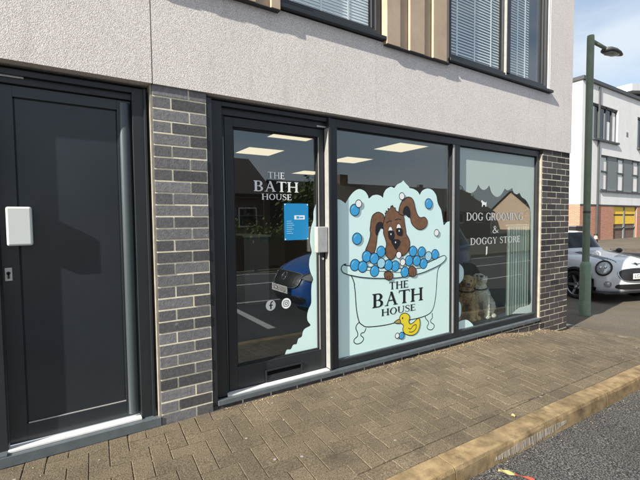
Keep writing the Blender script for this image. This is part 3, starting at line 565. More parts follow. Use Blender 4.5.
# counter and grooming post inside
t = empty('reception_counter', (1.95, 3.2, FZ), 0, 'pale grey counter standing inside behind the shop door glass', 'counter')
mb = MB(); mb.box(-.20, .20, -.3, .9, .0, 1.02); mb.build('cabinet', M['wall_in'], t, bevel=.005); mb = MB(); mb.box(-.23, .23, -.34, .94, 1.02, 1.05); mb.build('worktop', M['white_in'], t, bevel=.004)
t = empty('curtain', (4.17, .125, .062), 0, 'pale pleated curtain hanging inside at the right edge of the right pane', 'curtain')
mb = MB(); n = 60; vs = []
for i in range(n+1):
    X = -.20+.45*i/n; Y = .010*math.sin(i*.93)+.005*math.sin(i*2.1)
    vs += [(X, Y, .01), (X*1.0, Y*.8, 1.09)]
mb.add(vs, [(2*i, 2*i+2, 2*i+3, 2*i+1) for i in range(n)]); mb.build('cloth', M['curtain'], t, smooth=True, fixn=False)
mb = MB(); mb.tube((-.22, 0, 1.10), (.25, 0, 1.10), .009); mb.build('rail', M['alu'], t)

# shelves with bottles against the back wall
t = empty('shelf_unit', (3.0, 7.2, FZ), 0, 'pale shelf unit against the back wall inside the shop', 'shelves')
mb = MB(); mb.box(-1.0, -.97, -.17, .28, 0, 1.9); mb.build('side_panel', M['white_in'], t); mb = MB(); mb.box(.97, 1.0, -.17, .28, 0, 1.9); mb.build('side_panel', M['white_in'], t)
for z in (.3, .85, 1.4, 1.87): mb = MB(); mb.box(-.97, .97, -.17, .28, z, z+.03); mb.build('shelf', M['white_in'], t)
mb = MB(); mb.lathe([(0, 0), (.045, 0), (.045, .17), (.016, .20), (.016, .235), (0, .235)], n=12); b0 = mb.build('bottle', M['white_in'], None, smooth=True); k = 0
for z in (.88, 1.43):
    for i in range(7):
        o = b0 if k == 0 else b0.copy(); k += 1
        if o is not b0: C.objects.link(o)
        o.location = (2.15+i*.27, 7.15, FZ+z); tag(o, 'pale bottle standing on the shelf unit at the back of the shop', 'bottle', 'bottles on the shelf unit')

# ---- vinyl on the panes
D = LOGO
YV = .0585
wg = empty('window_graphic', (2.15, YV, .06), 0, 'pale vinyl picture of a brown dog in a bubble bath on the middle pane', 'window sign')
def part(mb, name, m, root): 
    o = mb.build(name, M[m], root, fixn=False); o.location = -Vector(root.location); return o
def sm(pts, k=4, closed=True): return [tuple(p[:2]) for p in cr([(a, b, 0) for a, b in pts], k, closed)]
# cloud outline keeps its cusps
cl = D['cloud']; cs = D['cusps']; out = []
idx = [0]+cs+[len(cl)-1]
for a, b in zip(idx, idx[1:]):
    seg = cl[a:b+1]
    if len(seg) > 1: out += sm(seg, 4, False)[:-1]
out.append(cl[-1])
X0, X1, Z0 = 1.431, 2.849, .068
out = [(min(max(a, X0), X1), b) for a, b in out]
mb = MB(); mb.flat([(X0, Z0)]+[(X0, out[0][1])]+out[1:]+[(X1, out[-1][1]), (X1, Z0)], YV); part(mb, 'cloud_backing', 'vinyl', wg)
W = .0075
def shape(name, key, m, y, root=wg, line=W, pts=None, k=4, parent=None):
    p = sm(pts or D[key], k); mb = MB(); mb.flat(p, y); o = part(mb, name, m, root)
    mb = MB(); mb.ribbon(p, line, y-.0003, True); l = mb.build('outline', M['ink'], o, fixn=False)
    return o
tub_y = YV-.0006
# bath body and feet, then dog, rim, bubbles
def line(name, keyed, wd=W, y=tub_y, closed=False, root=wg, m='ink'):
    mb = MB(); mb.ribbon(sm(keyed, 4, closed), wd, y, closed); return part(mb, name, m, root)
line('bath_outline', D['body'], .009); line('bath_foot', D['foot_l'], .008); line('bath_foot', D['foot_r'], .008)
shape('dog_ear', 'ear_l', 'brown', YV-.0010); shape('ear_lining', 'ear_l_in', 'ink', YV-.0014)
shape('dog_head', 'head', 'brown', YV-.0020, k=3); shape('dog_ear', 'ear_r', 'brown', YV-.0026); shape('ear_lining', 'ear_r_in', 'ink', YV-.0031)
for a, b in (('eye_l_w', 'white'), ('eye_r_w', 'white'), ('eye_l', 'ink'), ('eye_r', 'ink')): shape('eye', a, b, YV-(.0028 if b == 'white' else .0033), line=.004)
shape('nose', 'nose', 'ink', YV-.0030); 
for k in ('brow1', 'brow2', 'mouth'): line('brow' if 'brow' in k else 'mouth', D[k], .006, YV-.0030)
for k in ('eye_l', 'eye_r', 'nose'):
    p = D[k]; cx = sum(a for a, b in p)/len(p)-.006; cz = sum(b for a, b in p)/len(p)+.012
    mb = MB(); mb.flat([(cx+.007*math.cos(i*.63), cz+.009*math.sin(i*.63)) for i in range(10)], YV-.0038); part(mb, 'eye_glint', 'white', wg)
p = sm(D['tub'], 4); mb = MB(); mb.flat(p, YV-.0036); o = part(mb, 'bath_rim', 'vinyl', wg); mb = MB(); mb.ribbon(p, .008, YV-.0039, True); mb.build('outline', M['ink'], o, fixn=False)
line('rim_line', D['rim_in'], .006, YV-.0040)
def bubble(c, r, m, y, root=wg):
    p = [(c[0]+r*math.cos(i*math.pi/12), c[1]+r*math.sin(i*math.pi/12)*.98) for i in range(24)]
    mb = MB(); mb.flat(p, y); o = part(mb, 'bubble', m, root); mb = MB(); mb.ribbon(p, .007, y-.0002, True); mb.build('outline', M['ink'], o, fixn=False)
    if m != 'white':
        mb = MB(); mb.ribbon([(c[0]+r*.62*math.cos(a), c[1]+r*.62*math.sin(a)) for a in [R(100+8*i) for i in range(9)]], .006, y-.0003); mb.build('glint', M['lightblue'], o, fixn=False)
yy = YV-.0043
for i, c in enumerate(D['bub_blue']): bubble(c, .051, 'blue', yy-(i % 4)*.0004)
for i, c in enumerate(D['bub_light']): bubble(c, .047, 'lightblue', yy-.0018)
for i, c in enumerate(D['bub_white']): bubble(c, .034, 'white', yy-.0021)
shape('dog_paw', 'paw_l', 'brown', YV-.0066); shape('dog_paw', 'paw_r', 'brown', YV-.0066)
for k in ('paw_l', 'paw_r'):
    p = D[k]; cx = sum(a for a, b in p)/len(p); zb = min(b for a, b in p)
    for s_ in (-.016, .016): line('claw_line', [(cx+s_, zb+.006), (cx+s_*.9, zb+.04)], .004, YV-.0072)
shape('duck_body', 'duck', 'yellow', YV-.0030); shape('duck_beak', 'beak', 'orange', YV-.0036); line('duck_wing', D['wing'], .007, YV-.0036)
c = D['duck_eye']; mb = MB(); mb.flat([(c[0]+.008*math.cos(i*.6), c[1]+.010*math.sin(i*.6)) for i in range(10)], YV-.0038); part(mb, 'duck_eye', 'ink', wg)
bubble(D['bub_duck'][0], .034, 'blue', YV-.0042); bubble(D['bub_duck'][1], .026, 'white', YV-.0046)
def word(txt, key, m, y, root, grow=1.0):
    (a, zt), (b, zb), (c_, zt2), (d_, zb2) = D[key]
    o = lettering(txt, (a+b)/2, (c_+d_)/2, (zb+zb2)/2, (zt+zt2)/2, y, M[m], 'lettering', root); o.location = -Vector(root.location)
word('THE', 'the', 'ink', YV-.0010, wg); word('BATH', 'bath', 'ink', YV-.0010, wg); word('HOUSE', 'house', 'ink', YV-.0010, wg)

YD = .1145
dg = empty('door_graphic', (.9, YD, .17), 0, 'white shop name, social media badges and foam-edged film on the shop door glass', 'door sign')
p = D['door_frost']; seg = sm(p[:-1], 3, False)
seg = [(min(a, 1.260), max(b, .179)) for a, b in seg]
mb = MB(); mb.flat(seg+[(1.260, .179)], YD); part(mb, 'foam_film', 'vinyl', dg)
word('THE', 'door_the', 'white', YD-.0004, dg); word('BATH', 'door_bath', 'white', YD-.0004, dg); word('HOUSE', 'door_house', 'white', YD-.0004, dg)
def circ(c, r, n=28): return [(c[0]+r*math.cos(2*math.pi*i/n), c[1]+r*math.sin(2*math.pi*i/n)) for i in range(n)]
c1, c2 = D['fb'][0], D['fb'][1]
mb = MB(); mb.flat(circ(c1, .042), YD); b1_ = part(mb, 'round_badge', 'white', dg)
mb = MB(); cx, cz = c1
mb.add([(cx-.005, YD-.0004, cz-.030), (cx+.006, YD-.0004, cz-.030), (cx+.006, YD-.0004, cz+.010), (cx-.005, YD-.0004, cz+.010)], [(0, 1, 2, 3)])
mb.add([(cx-.014, YD-.0005, cz-.004), (cx+.017, YD-.0005, cz-.004), (cx+.017, YD-.0005, cz+.004), (cx-.014, YD-.0005, cz+.004)], [(0, 1, 2, 3)])
mb.ribbon([(cx+.0005, cz+.008), (cx+.002, cz+.019), (cx+.008, cz+.026), (cx+.018, cz+.026)], .010, YD-.0006); mb.build('letter', M['ink'], b1_, fixn=False)
mb = MB(); mb.flat(circ(c2, .042), YD); b2_ = part(mb, 'round_badge', 'white', dg)
mb = MB(); cx, cz = c2; q = .022
mb.ribbon(sm([(cx-q, cz-q*.6), (cx-q, cz+q*.6), (cx-q*.6, cz+q), (cx+q*.6, cz+q), (cx+q, cz+q*.6), (cx+q, cz-q*.6), (cx+q*.6, cz-q), (cx-q*.6, cz-q)], 3), .0045, YD-.0004, True)
mb.ribbon(circ(c2, .0105, 18), .0045, YD-.0005, True); mb.flat(circ((cx+.0135, cz+.0135), .003, 8), YD-.0006); mb.build('camera_symbol', M['ink'], b2_, fixn=False)
# blue notice
(ax, az), (bx_, bz), (cx_, cz_), (dx_, dz_) = D['poster']
po = empty('notice', (.965, YD-.003, 1.087), 0, 'bright blue paper notice taped inside the shop door glass', 'notice')
mb = MB(); mb.box(.965, 1.184, YD-.0035, YD-.002, 1.087, 1.377); part(mb, 'sheet', 'poster', po)
mb = MB(); mb.box(1.055, 1.150, YD-.0042, YD-.0036, 1.250, 1.283); part(mb, 'white_print', 'white', po)
mb = MB(); mb.box(1.072, 1.098, YD-.0046, YD-.0043, 1.257, 1.277); mb.box(1.103, 1.135, YD-.0046, YD-.0043, 1.260, 1.272); part(mb, 'blue_print', 'blue', po)
mb = MB()
for k in range(7): mb.box(.985, .985+.045+.03*((k*37) % 5)/5, YD-.0042, YD-.0036, 1.235-k*.016, 1.239-k*.016)
part(mb, 'small_print', 'lightblue', po)
for a, b in ((.972, 1.368), (1.176, 1.368), (.972, 1.095), (1.176, 1.095)): mb = MB(); mb.flat(circ((a, b), .006, 10), YD-.0044); part(mb, 'fixing', 'white', po)
# frosted film, wording and bubbles on the right pane
YF = .0590
fg = empty('frosted_graphic', (3.7, YF, .06), 0, 'frosted film with scalloped foam edge and white lettering on the right pane', 'window sign')
f3 = D['frost3']; cus = [2, 6, 10, 14, 16, 19]; out = []
idx = [0]+cus
for a, b in zip(idx, idx[1:]): out += sm(f3[a:b+1], 4, False)[:-1]
out += sm(f3[19:-1], 3, False)
out = [(min(max(a, 2.983), 4.414), max(b, .069)) for a, b in out]
mb = MB(); mb.flat([(2.983, 1.989), (2.983, out[0][1])]+out[1:]+[(4.30, .069), (4.414, .069), (4.414, 1.989)], YF); part(mb, 'foam_film', 'frost', fg)
for q in D['lobes3']:
    p = [(max(a, 2.983), max(b, .069)) for a, b in sm(q, 3)]; mb = MB(); mb.flat(p, YF); part(mb, 'foam_bubble', 'vinyl', fg)
word('DOG GROOMING', 'dog_g', 'faded', YF-.0006, fg); word('&', 'amp', 'faded', YF-.0006, fg); word('DOGGY STORE', 'store', 'faded', YF-.0006, fg)
(ix, iz), (jx, jz) = D['icon']
mb = MB(); mb.flat([(ix-.05, iz+.03), (ix-.03, iz+.045), (ix-.02, iz+.03), (ix+.035, iz+.015), (ix+.05, iz+.03), (ix+.045, iz-.03), (ix+.03, iz-.03), (ix+.025, iz-.01), (ix-.015, iz-.01), (ix-.02, iz-.03), (ix-.035, iz-.03), (ix-.03, iz+.005)], YF-.0006); part(mb, 'small_dog_symbol', 'white', fg)
mb = MB(); mb.flat([(jx-.012, jz+.05), (jx+.012, jz+.05), (jx+.008, jz-.03), (jx-.016, jz-.05)], YF-.0006); part(mb, 'accent_mark', 'white', fg)

# ---- upper windows, cladding
def upwin(x0, x1, mull, open_=False):
    t = empty('upper_window', (0, 0, 0), parent=sb)
    z0, z1 = 2.807, 4.66
    mb = MB(); mb.box(x0, x0+.05, .0, .12, z0, z1); mb.box(x1-.05, x1, .0, .12, z0, z1); mb.box(x0+.05, x1-.05, .0, .12, z0, z0+.055); mb.box(x0+.05, x1-.05, 0, .12, z1-.05, z1)
    if mull: mb.box(mull-.035, mull+.035, -.012, .12, z0+.055, z1-.05)
    mb.build('frame', M['frame'], t, bevel=.002)
    if mull: mb = MB(); mb.box(mull-.0365, mull-.035, -.008, .045, z0+.03, z1-.05); mb.build('lit_mullion_face', M['lit_face'], t)  # left face of the mullion painted paler, as if sunlit
    spans = [(x0+.05, mull-.035), (mull+.035, x1-.05)] if mull else [(x0+.05, x1-.05)]
    for a, b in spans:
        mb = MB(); mb.box(a+.001, b-.001, .045, .051, z0+.056, z1-.051); mb.build('window_pane', M['glass_up'], t)
        mb = MB()
        for e in ((a, a+.028, z0+.055, z1-.05), (b-.028, b, z0+.055, z1-.05), (a+.028, b-.028, z0+.055, z0+.08)): mb.box(e[0], e[1], .022, .043, e[2], e[3])
        mb.build('sash', M['frame'], t, bevel=.002)
        mb = MB(); z = z0+.062; e1 = b-.03 if (not mull or b < mull) else b-.26
        pit, hh, dd = (.030, .0215, .010) if mull else (.0245, .0238, .005)
        while z < z1-.06:
            mb.add([(a+.03, .062, z), (e1, .062, z), (e1, .062+dd, z+hh), (a+.03, .062+dd, z+hh)], [(0, 1, 2, 3)]); z += pit
        o = mb.build('blind', M['blind'], t, fixn=False)
        mb = MB()
        for q in ((.18, .5, .82) if mull else (.1, .42, .74)): X = a+(e1-a)*q; mb.box(X-.009, X+.009, .057, .060, z0+.06, z1-.06)
        mb.build('ladder_tape', M['blind'], o)
    mb = MB(); mb.box(x0-.03, x1+.04, -.058, .0, 2.777, 2.8055); mb.box(x0-.02, x1+.02, .0, .15, 2.783, 2.8055); mb.build('window_sill', M['frame'], t, bevel=.002)
    mb = MB(); mb.box(x0-.02, x1+.02, .9, .92, 2.75, 4.7); mb.box(x0-.04, x0-.02, .14, .9, 2.75, 4.7); mb.box(x1+.02, x1+.04, .14, .9, 2.75, 4.7); mb.build('room_lining', M['room_dark'], t)
upwin(.890, 1.862, None); upwin(2.735, 4.570, 3.735)
mb = MB(); mb.box(4.571, 4.600, -.012, .1, 2.807, 4.70); mb.build('window_reveal', M['render'], sb)
def cladding(x0, x1, ref):
    mb = MB(); mb.box(x0, x1, -.030, .10, 2.752, 4.70, .4)
    x = ref
    while x > x0: x -= .303
    while x < x1:
        a, b = max(x, x0), min(x+.185, x1)
        if b-a > .02: mb.box(a, b, -.062, -.030, 2.747, 4.70, random.random())
        x += .303
    o = mb.build('cladding', M['clad'], sb, bevel=.002)
    mb = MB(); mb.box(x0, x1, -.056, -.0, 2.741, 2.7465); mb.build('bottom_flashing', M['frame'], o)
cladding(-9, .868, -9+.1); cladding(1.885, 2.715, 2.158)

# ================================================================ DOGS INSIDE THE RIGHT PANE
def ell(mb, c, r, n=14, m=9):
    vs = []; fs = []
    for j in range(m+1):
        t = math.pi*j/m
        for i in range(n): a = 2*math.pi*i/n; vs.append((c[0]+r[0]*math.sin(t)*math.cos(a), c[1]+r[1]*math.sin(t)*math.sin(a), c[2]+r[2]*math.cos(t)))
    for j in range(m):
        for i in range(n): fs.append((j*n+i, j*n+(i+1) % n, (j+1)*n+(i+1) % n, (j+1)*n+i))
    mb.add(vs, fs)
def cap(mb, p, q, r0, r1):
    for k in range(9):
        t = k/8; r = r0+(r1-r0)*t; ell(mb, [p[i]+(q[i]-p[i])*t for i in range(3)], (r, r, r), 12, 8)
def dog(loc, rz, fur, fur2, label, look, lean):
    root = empty('dog', loc, rz, label, 'dog')
    b = MB(); hx, hy, hz = lean, -.10, .49
    ell(b, (0, .15, .13), (.155, .16, .13)); cap(b, (0, .14, .18), (lean*.5, -.05, .33), .135, .105); cap(b, (lean*.5, -.05, .33), (hx, hy+.02, hz-.02), .095, .07)
    for s in (-1, 1):
        ell(b, (s*.11, .10, .12), (.06, .13, .11)); cap(b, (s*.065+lean*.3, -.07, .29), (s*.078, -.105, .05), .050, .034); ell(b, (s*.078, -.13, .026), (.038, .058, .028)); ell(b, (s*.145, -.02, .026), (.036, .075, .028))
    cap(b, (0, .27, .06), (.16, .36, .03), .045, .025)
    d = Vector(look).normalized()
    ell(b, (hx, hy, hz), (.080, .085, .075)); m0 = Vector((hx, hy, hz-.012)); cap(b, tuple(m0+d*.05), tuple(m0+d*.118), .050, .036)
    o = b.build('body', M[fur], root, smooth=True)
    rm = o.modifiers.new('remesh', 'REMESH'); rm.mode = 'VOXEL'; rm.voxel_size = .0095; rm.use_smooth_shade = True
    s_ = o.modifiers.new('smooth', 'SMOOTH'); s_.iterations = 5
    tx = bpy.data.textures.new('fur_clumps', 'CLOUDS'); tx.noise_scale = .028; dm = o.modifiers.new('fur', 'DISPLACE'); dm.texture = tx; dm.strength = .026; dm.mid_level = .5; dm.texture_coords = 'LOCAL'
    # fur tufts lying along the coat
    me0 = bpy.data.meshes.new('t'); me0.from_pydata(b.v, [], b.f); bm0 = bmesh.new(); bm0.from_mesh(me0); bmesh.ops.recalc_face_normals(bm0, faces=bm0.faces)
    fs = [f for f in bm0.faces if f.calc_area() > 1e-6]; ws = [f.calc_area() for f in fs]; tf = MB()
    for f in random.choices(fs, ws, k=5200):
        p = f.calc_center_median()+Vector((random.uniform(-1, 1), random.uniform(-1, 1), random.uniform(-1, 1)))*.010; n = f.normal
        if (p-(Vector((hx, hy, hz))+d*.11)).length < .075 or p.z < .03: continue
        dn = (Vector((random.uniform(-.5, .5), random.uniform(-.5, .5), -1.0))+n*.55).normalized(); l = random.uniform(.016, .036)*(1.25 if .12 < p.z < .42 else .8); s_v = n.cross(dn).normalized()*.0028
        q = p+dn*l+n*.004; tf.add([p-s_v-n*.002, p+s_v-n*.002, q], [(0, 1, 2)], random.random())
    bm0.free(); fo = tf.build('fur', M[fur], root, fixn=False)
    side = d.cross(Vector((0, 0, 1))).normalized(); upv = side.cross(d)
    for s in (-1, 1):
        e = MB(); c = Vector((hx, hy, hz))+side*s*.078-d*.012+Vector((0, 0, -.018)); ell(e, (0, 0, 0), (.020, .040, .062)); eo = e.build('ear', M[fur2], root, smooth=True); eo.location = c; eo.rotation_euler = (0, s*-.25, 0)
        e = MB(); ell(e, tuple(Vector((hx, hy, hz))+side*s*.034+d*.074+upv*.026), (.0095, .0095, .0095), 8, 6); e.build('eye', M['nose'], root, smooth=True)
    e = MB(); ell(e, tuple(m0+d*.152+upv*.012), (.020, .018, .016), 10, 7); e.build('nose', M['nose'], root, smooth=True)
    e = MB(); q = m0+d*.150-upv*.020; ell(e, tuple(q), (.018, .014, .006), 8, 6); e.build('mouth', M['nose'], root, smooth=True)
    e = MB(); n = 18; c = Vector((lean*.8, -.065, .385))
    for i in range(n):
        a, a2 = 2*math.pi*i/n, 2*math.pi*(i+1)/n
        e.tube(c+Vector((.098*math.cos(a), .098*math.sin(a), .02*math.sin(a))), c+Vector((.098*math.cos(a2), .098*math.sin(a2), .02*math.sin(a2))), .008, n=6, cap=False)
    e.build('collar', M['black'], root, smooth=True)
    root.scale = (.98, .98, .95)
    return root
dog((3.46, .33, .062), R(-50), 'fur_gold', 'fur_gold', 'golden brown dog sitting at the left behind the right pane', (.05, -1, -.12), .02)
dog((3.73, .31, .062), R(-56), 'fur_pale', 'fur_pale', 'cream-coloured dog with its nose raised, right of the golden brown dog', (.25, -1, .38), -.02)

# ================================================================ STREET LAMP
LX, LY = 6.47, .35; LZ = g(LX, LY)
sl_ = empty('street_lamp', (LX, LY, LZ), 0, 'slim green lamp column with a flat grey lantern beyond the brick corner', 'street lamp')
mb = MB(); mb.lathe([(.0, -.15), (.078, -.15), (.080, .0), (.078, .80), (.070, .84), (.052, .86), (0, .86)], n=24); o = mb.build('base', M['pole2'], sl_, smooth=True)
o.modifiers.new('es', 'EDGE_SPLIT').split_angle = R(35)
mb = MB(); mb.box(-.075, -.0815, -.035, .035, .25, .68); mb.build('access_door', M['pole2'], o, bevel=.002)
mb = MB(); mb.lathe([(.052, .84), (.050, 1.44), (.0505, 4.33), (.047, 4.37), (0, 4.38)], n=20); o = mb.build('pole', M['pole'], sl_, smooth=True)
mb = MB(); mb.lathe([(.0505, 1.63), (.0535, 1.635), (.0535, 1.66), (.0505, 1.665)], n=20); mb.build('band', M['lamp'], o, smooth=True)
mb = MB(); mb.tube((.04, 0, 4.30), (.50, -.02, 4.27), .030, .026, 12); mb.build('arm', M['pole'], sl_, smooth=True)
def loft(mb, secs, n=16, ex=2.6):
    """secs: (x, y, z, half width, half height)"""
    vs = []
    for x, y, z, a, b in secs:
        for i in range(n):
            t = 2*math.pi*i/n; c, s = math.cos(t), math.sin(t)
            vs.append((x, y+a*math.copysign(abs(c)**(2/ex), c), z+b*math.copysign(abs(s)**(2/ex), s)))
    k = len(secs); mb.add(vs, [(j*n+i, j*n+(i+1) % n, (j+1)*n+(i+1) % n, (j+1)*n+i) for j in range(k-1) for i in range(n)]+[tuple(range(n)), tuple(range((k-1)*n, k*n))])
LN = 4.26
mb = MB(); loft(mb, [(.44, -.02, LN, .045, .028), (.50, -.02, LN, .090, .038), (.62, -.025, LN, .105, .038), (.80, -.03, LN+.002, .090, .026), (.95, -.035, LN+.006, .05, .012), (1.02, -.035, LN+.008, .015, .004)]); lh = mb.build('lantern', M['lamp'], sl_, smooth=True)
mb = MB(); loft(mb, [(.52, -.022, LN-.036, .05, .005), (.60, -.025, LN-.042, .080, .010), (.78, -.03, LN-.030, .065, .008), (.86, -.03, LN-.022, .03, .004)]); mb.build('lens', M['lens'], lh, smooth=True)
mb = MB(); mb.lathe([(.03, 0), (.03, .035), (.02, .05), (0, .052)], (.70, -.025, LN+.028), 12); mb.build('light_sensor', M['lens'], lh, smooth=True)

# ================================================================ BOLLARDS, RAIL, BED
def bollard(loc, label):
    t = empty('bollard', (loc[0], loc[1], g(*loc)), 0, label, 'bollard', 'black bollards on the far forecourt')
    mb = MB(); mb.lathe([(0, -.1), (.085, -.1), (.078, .0), (.075, .66), (.070, .68), (0, .68)], n=16); mb.build('post', M['black'], t, smooth=True)
    mb = MB(); mb.lathe([(.076, .66), (.050, .80), (.050, .81)], n=16); mb.build('band', M['orange_band'], t, smooth=True)
    mb = MB(); mb.lathe([(.056, .805), (.072, .815), (.072, .86), (.05, .875), (0, .88)], n=16); mb.build('cap', M['black'], t, smooth=True)
bollard((18.13, 5.03), 'black bollard with a pale orange tapered neck right of the lamp column')
t = empty('knee_rail', (17.1, 4.1, g(17.1, 4.1)), 0, 'low dark timber rail on short posts behind the white car bonnet', 'rail')
dx, dy = .55, -.835; L_ = 5.4
for k in range(4): mb = MB(); q = k*1.75; mb.box(dx*q-.06, dx*q+.06, dy*q-.06, dy*q+.06, -.1, .30); mb.build('post', M['grey_panel'], t)
mb = MB(); mb.tube((0, 0, .32), (dx*L_, dy*L_, .32), .075, n=4); mb.tube((0, 0, .14), (dx*L_, dy*L_, .14), .055, n=4); mb.build('rail', M['timber'], t)
mb = MB(); n = 14; vs = [(15.9+.9*math.cos(2*math.pi*i/n)*1.3, 2.9+1.3*math.sin(2*math.pi*i/n), g(16, 2.9)+.26+.05*math.sin(i*2.1)) for i in range(n)]+[(15.9+1.25*math.cos(2*math.pi*i/n)*1.3, 2.9+1.5*math.sin(2*math.pi*i/n), g(16, 2.9)-.05) for i in range(n)]
mb.add(vs, [tuple(range(n))]+[(i, (i+1) % n, n+(i+1) % n, n+i) for i in range(n)]); tag(mb.build('planting_bed', M['timber'], smooth=False), kind='structure')
t = empty('utility_cabinet', (25.2, 9.0, -.25), 0, 'dark metal utility cabinet at the left end of the red brick base', 'cabinet'); mb = MB(); mb.box(-.5, .5, -.2, .2, 0, 1.0); mb.build('case', M['black'], t, bevel=.02); mb = MB(); mb.box(-.54, .54, -.24, .24, 1.0, 1.06); mb.build('lid', M['grey_panel'], t)

# ================================================================ CARS
from mathutils.bvhtree import BVHTree
def car(name, loc, rz, label, paint, Ls, wheels, spec, wr=.31):
    root = empty(name, loc, rz, label, 'car')
    NT = 144; SUB = 7; lv = []; xs0 = [tuple(l) for l in Ls]; n = len(xs0)
    for i in range(n-1):
        a, b, c, d = xs0[max(i-1, 0)], xs0[i], xs0[i+1], xs0[min(i+2, n-1)]
        for j in range(SUB):
            t = j/SUB; lv.append((i+t, [.5*((2*b[k])+(c[k]-a[k])*t+(2*a[k]-5*b[k]+4*c[k]-d[k])*t*t+(3*b[k]-a[k]-3*c[k]+d[k])*t**3) for k in range(7)]))
    lv.append((n-1, list(xs0[-1])))
    G = []
    for lev, (xf, xr, w_, ex, zf, zs, zr) in lv:
        row = []
        for i in range(NT):
            th = 2*math.pi*i/NT; c, s = math.cos(th), math.sin(th)
            xc = (xf+xr)/2; a = (xr-xf)/2
            x = xc-a*math.copysign(abs(c)**(2/ex), c); y = w_*math.copysign(abs(s)**(2/ex), s)
            u = (x-xf)/(xr-xf+1e-6)      # 0 front .. 1 rear
            kf = max(0, 1-u/.30)**2; kr = max(0, 1-(1-u)/.30)**2
            z = zs+(zf-zs)*kf+(zr-zs)*kr
            row.append(Vector((x, y, z)))
        G.append((lev, row))
    glassf = {}; body = []
    for j in range(len(G)-1):
        lev = G[j][0]
        for i in range(NT):
            q = [(j, i), (j, (i+1) % NT), (j+1, (i+1) % NT), (j+1, i)]; c = sum((G[a][1][b] for a, b in q), Vector())/4
            if c.z < .72 and abs(c.y) > .55 and any(math.hypot(c.x-wx, c.z-wr) < wr+.035 for wx in wheels): continue
            th = (math.degrees(2*math.pi*(i+.5)/NT)+180) % 360-180
            kind = None
            if spec['g0'] <= lev < spec['g1']:
                at = abs(th)
                if at < spec['ws']: kind = 'windscreen'
                elif at > spec['rs']: kind = 'rear_window'
                elif spec['s0'] < at < spec['s1'] and not (spec['bp']-2 < at < spec['bp']+2): kind = 'side_window'
            if kind: glassf.setdefault(kind+('L' if th < 0 and kind == 'side_window' else ''), []).append(q)
            else: body.append(q)
    def mk(nm, qs, m, off=0.0, smooth=True):
        idx = {}; vs = []; fs = []
        for q in qs:
            f = []
            for a, b in q:
                if (a, b) not in idx:
                    idx[(a, b)] = len(vs); vs.append(G[a][1][b].copy())
                f.append(idx[(a, b)])
            fs.append(f)
        mb = MB(); mb.add(vs, fs); o = mb.build(nm, m, root, smooth=smooth, fixn=True)
        return o
    bo = mk('body', body, M[paint])
    sol = bo.modifiers.new('thick', 'SOLIDIFY'); sol.thickness = .02; sol.offset = -1
    for k, q in glassf.items(): mk(k.replace('L', ''), q, M['car_glass'])
    mb = MB(); mb.box(.35, Ls[0][1]-.3, -.62, .62, .20, .62); mb.build('underbody', M['black'], root)
    W2 = max(l[2] for l in Ls)
    for wx in wheels:
        for s in (-1, 1):
            wh = empty('wheel', (wx, s*(W2-.11), wr), parent=root)
            mb = MB(); mb.lathe([(wr-.09, -.10), (wr-.02, -.10), (wr, -.08), (wr, .08), (wr-.02, .10), (wr-.09, .10), (wr-.09, -.10)], axis='y', n=40); mb.build('tyre', M['tyre'], wh, smooth=True)
            mb = MB(); mb.lathe([(0, s*.05), (.05, s*.075), (.06, s*.06), (.06, s*.03), (.0, s*.03)], axis='y', n=20); mb.lathe([(wr-.09, s*.10), (wr-.10, s*.085), (wr-.11, -s*.05)], axis='y', n=40)
            for k in range(5):
                a = 2*math.pi*k/5; d = Vector((math.cos(a), 0, math.sin(a))); pth = Vector((-math.sin(a), 0, math.cos(a)))
                p0 = d*.04+Vector((0, s*.06, 0)); p1 = d*(wr-.10)+Vector((0, s*.085, 0))
                vs = [p0+pth*.03, p0-pth*.03, p1-pth*.022, p1+pth*.022]; vs += [v-Vector((0, s*.03, 0)) for v in vs]
                mb.add(vs, [(0,1,2,3), (4,7,6,5), (0,4,5,1), (1,5,6,2), (2,6,7,3), (3,7,4,0)])
            mb.build('rim', M['rim'], wh)
            mb = MB(); mb.lathe([(0, -s*.02), (wr-.10, -s*.02)], axis='y', n=24); mb.build('brake_disc', M['black'], wh)
            # arch trim
            mb = MB(); n_ = 26; vs = []
            for i in range(n_+1):
                a = R(-12+204*i/n_)
                for rr, yo in ((wr+.03, -.05), (wr+.03, .012), (wr+.075, .012), (wr+.085, -.03)): vs.append((wx+rr*math.cos(a), s*(W2-spec.get('ai', .012)+yo), wr+rr*math.sin(a)))
            mb.add(vs, [(4*i+k, 4*i+(k+1) % 4, 4*i+4+(k+1) % 4, 4*i+4+k) for i in range(n_) for k in range(4)]); mb.build('wheel_arch', M[spec['arch']], root, smooth=False)
    bvh = BVHTree.FromPolygons([v.co for v in bo.data.vertices], [tuple(p_.vertices) for p_ in bo.data.polygons])
    def surf(y, z):
        """front surface point and normal seen from straight ahead at (y, z)"""
        h = bvh.ray_cast(Vector((-1, y, z)), Vector((1, 0, 0)))
        if not h[0]:
            h = bvh.find_nearest(Vector((.1, y, z)))
        nn = h[1].copy()
        if nn.dot(h[0]-Vector((1.8, 0, .6))) < 0: nn = -nn
        return h[0].copy(), nn
    return root, surf
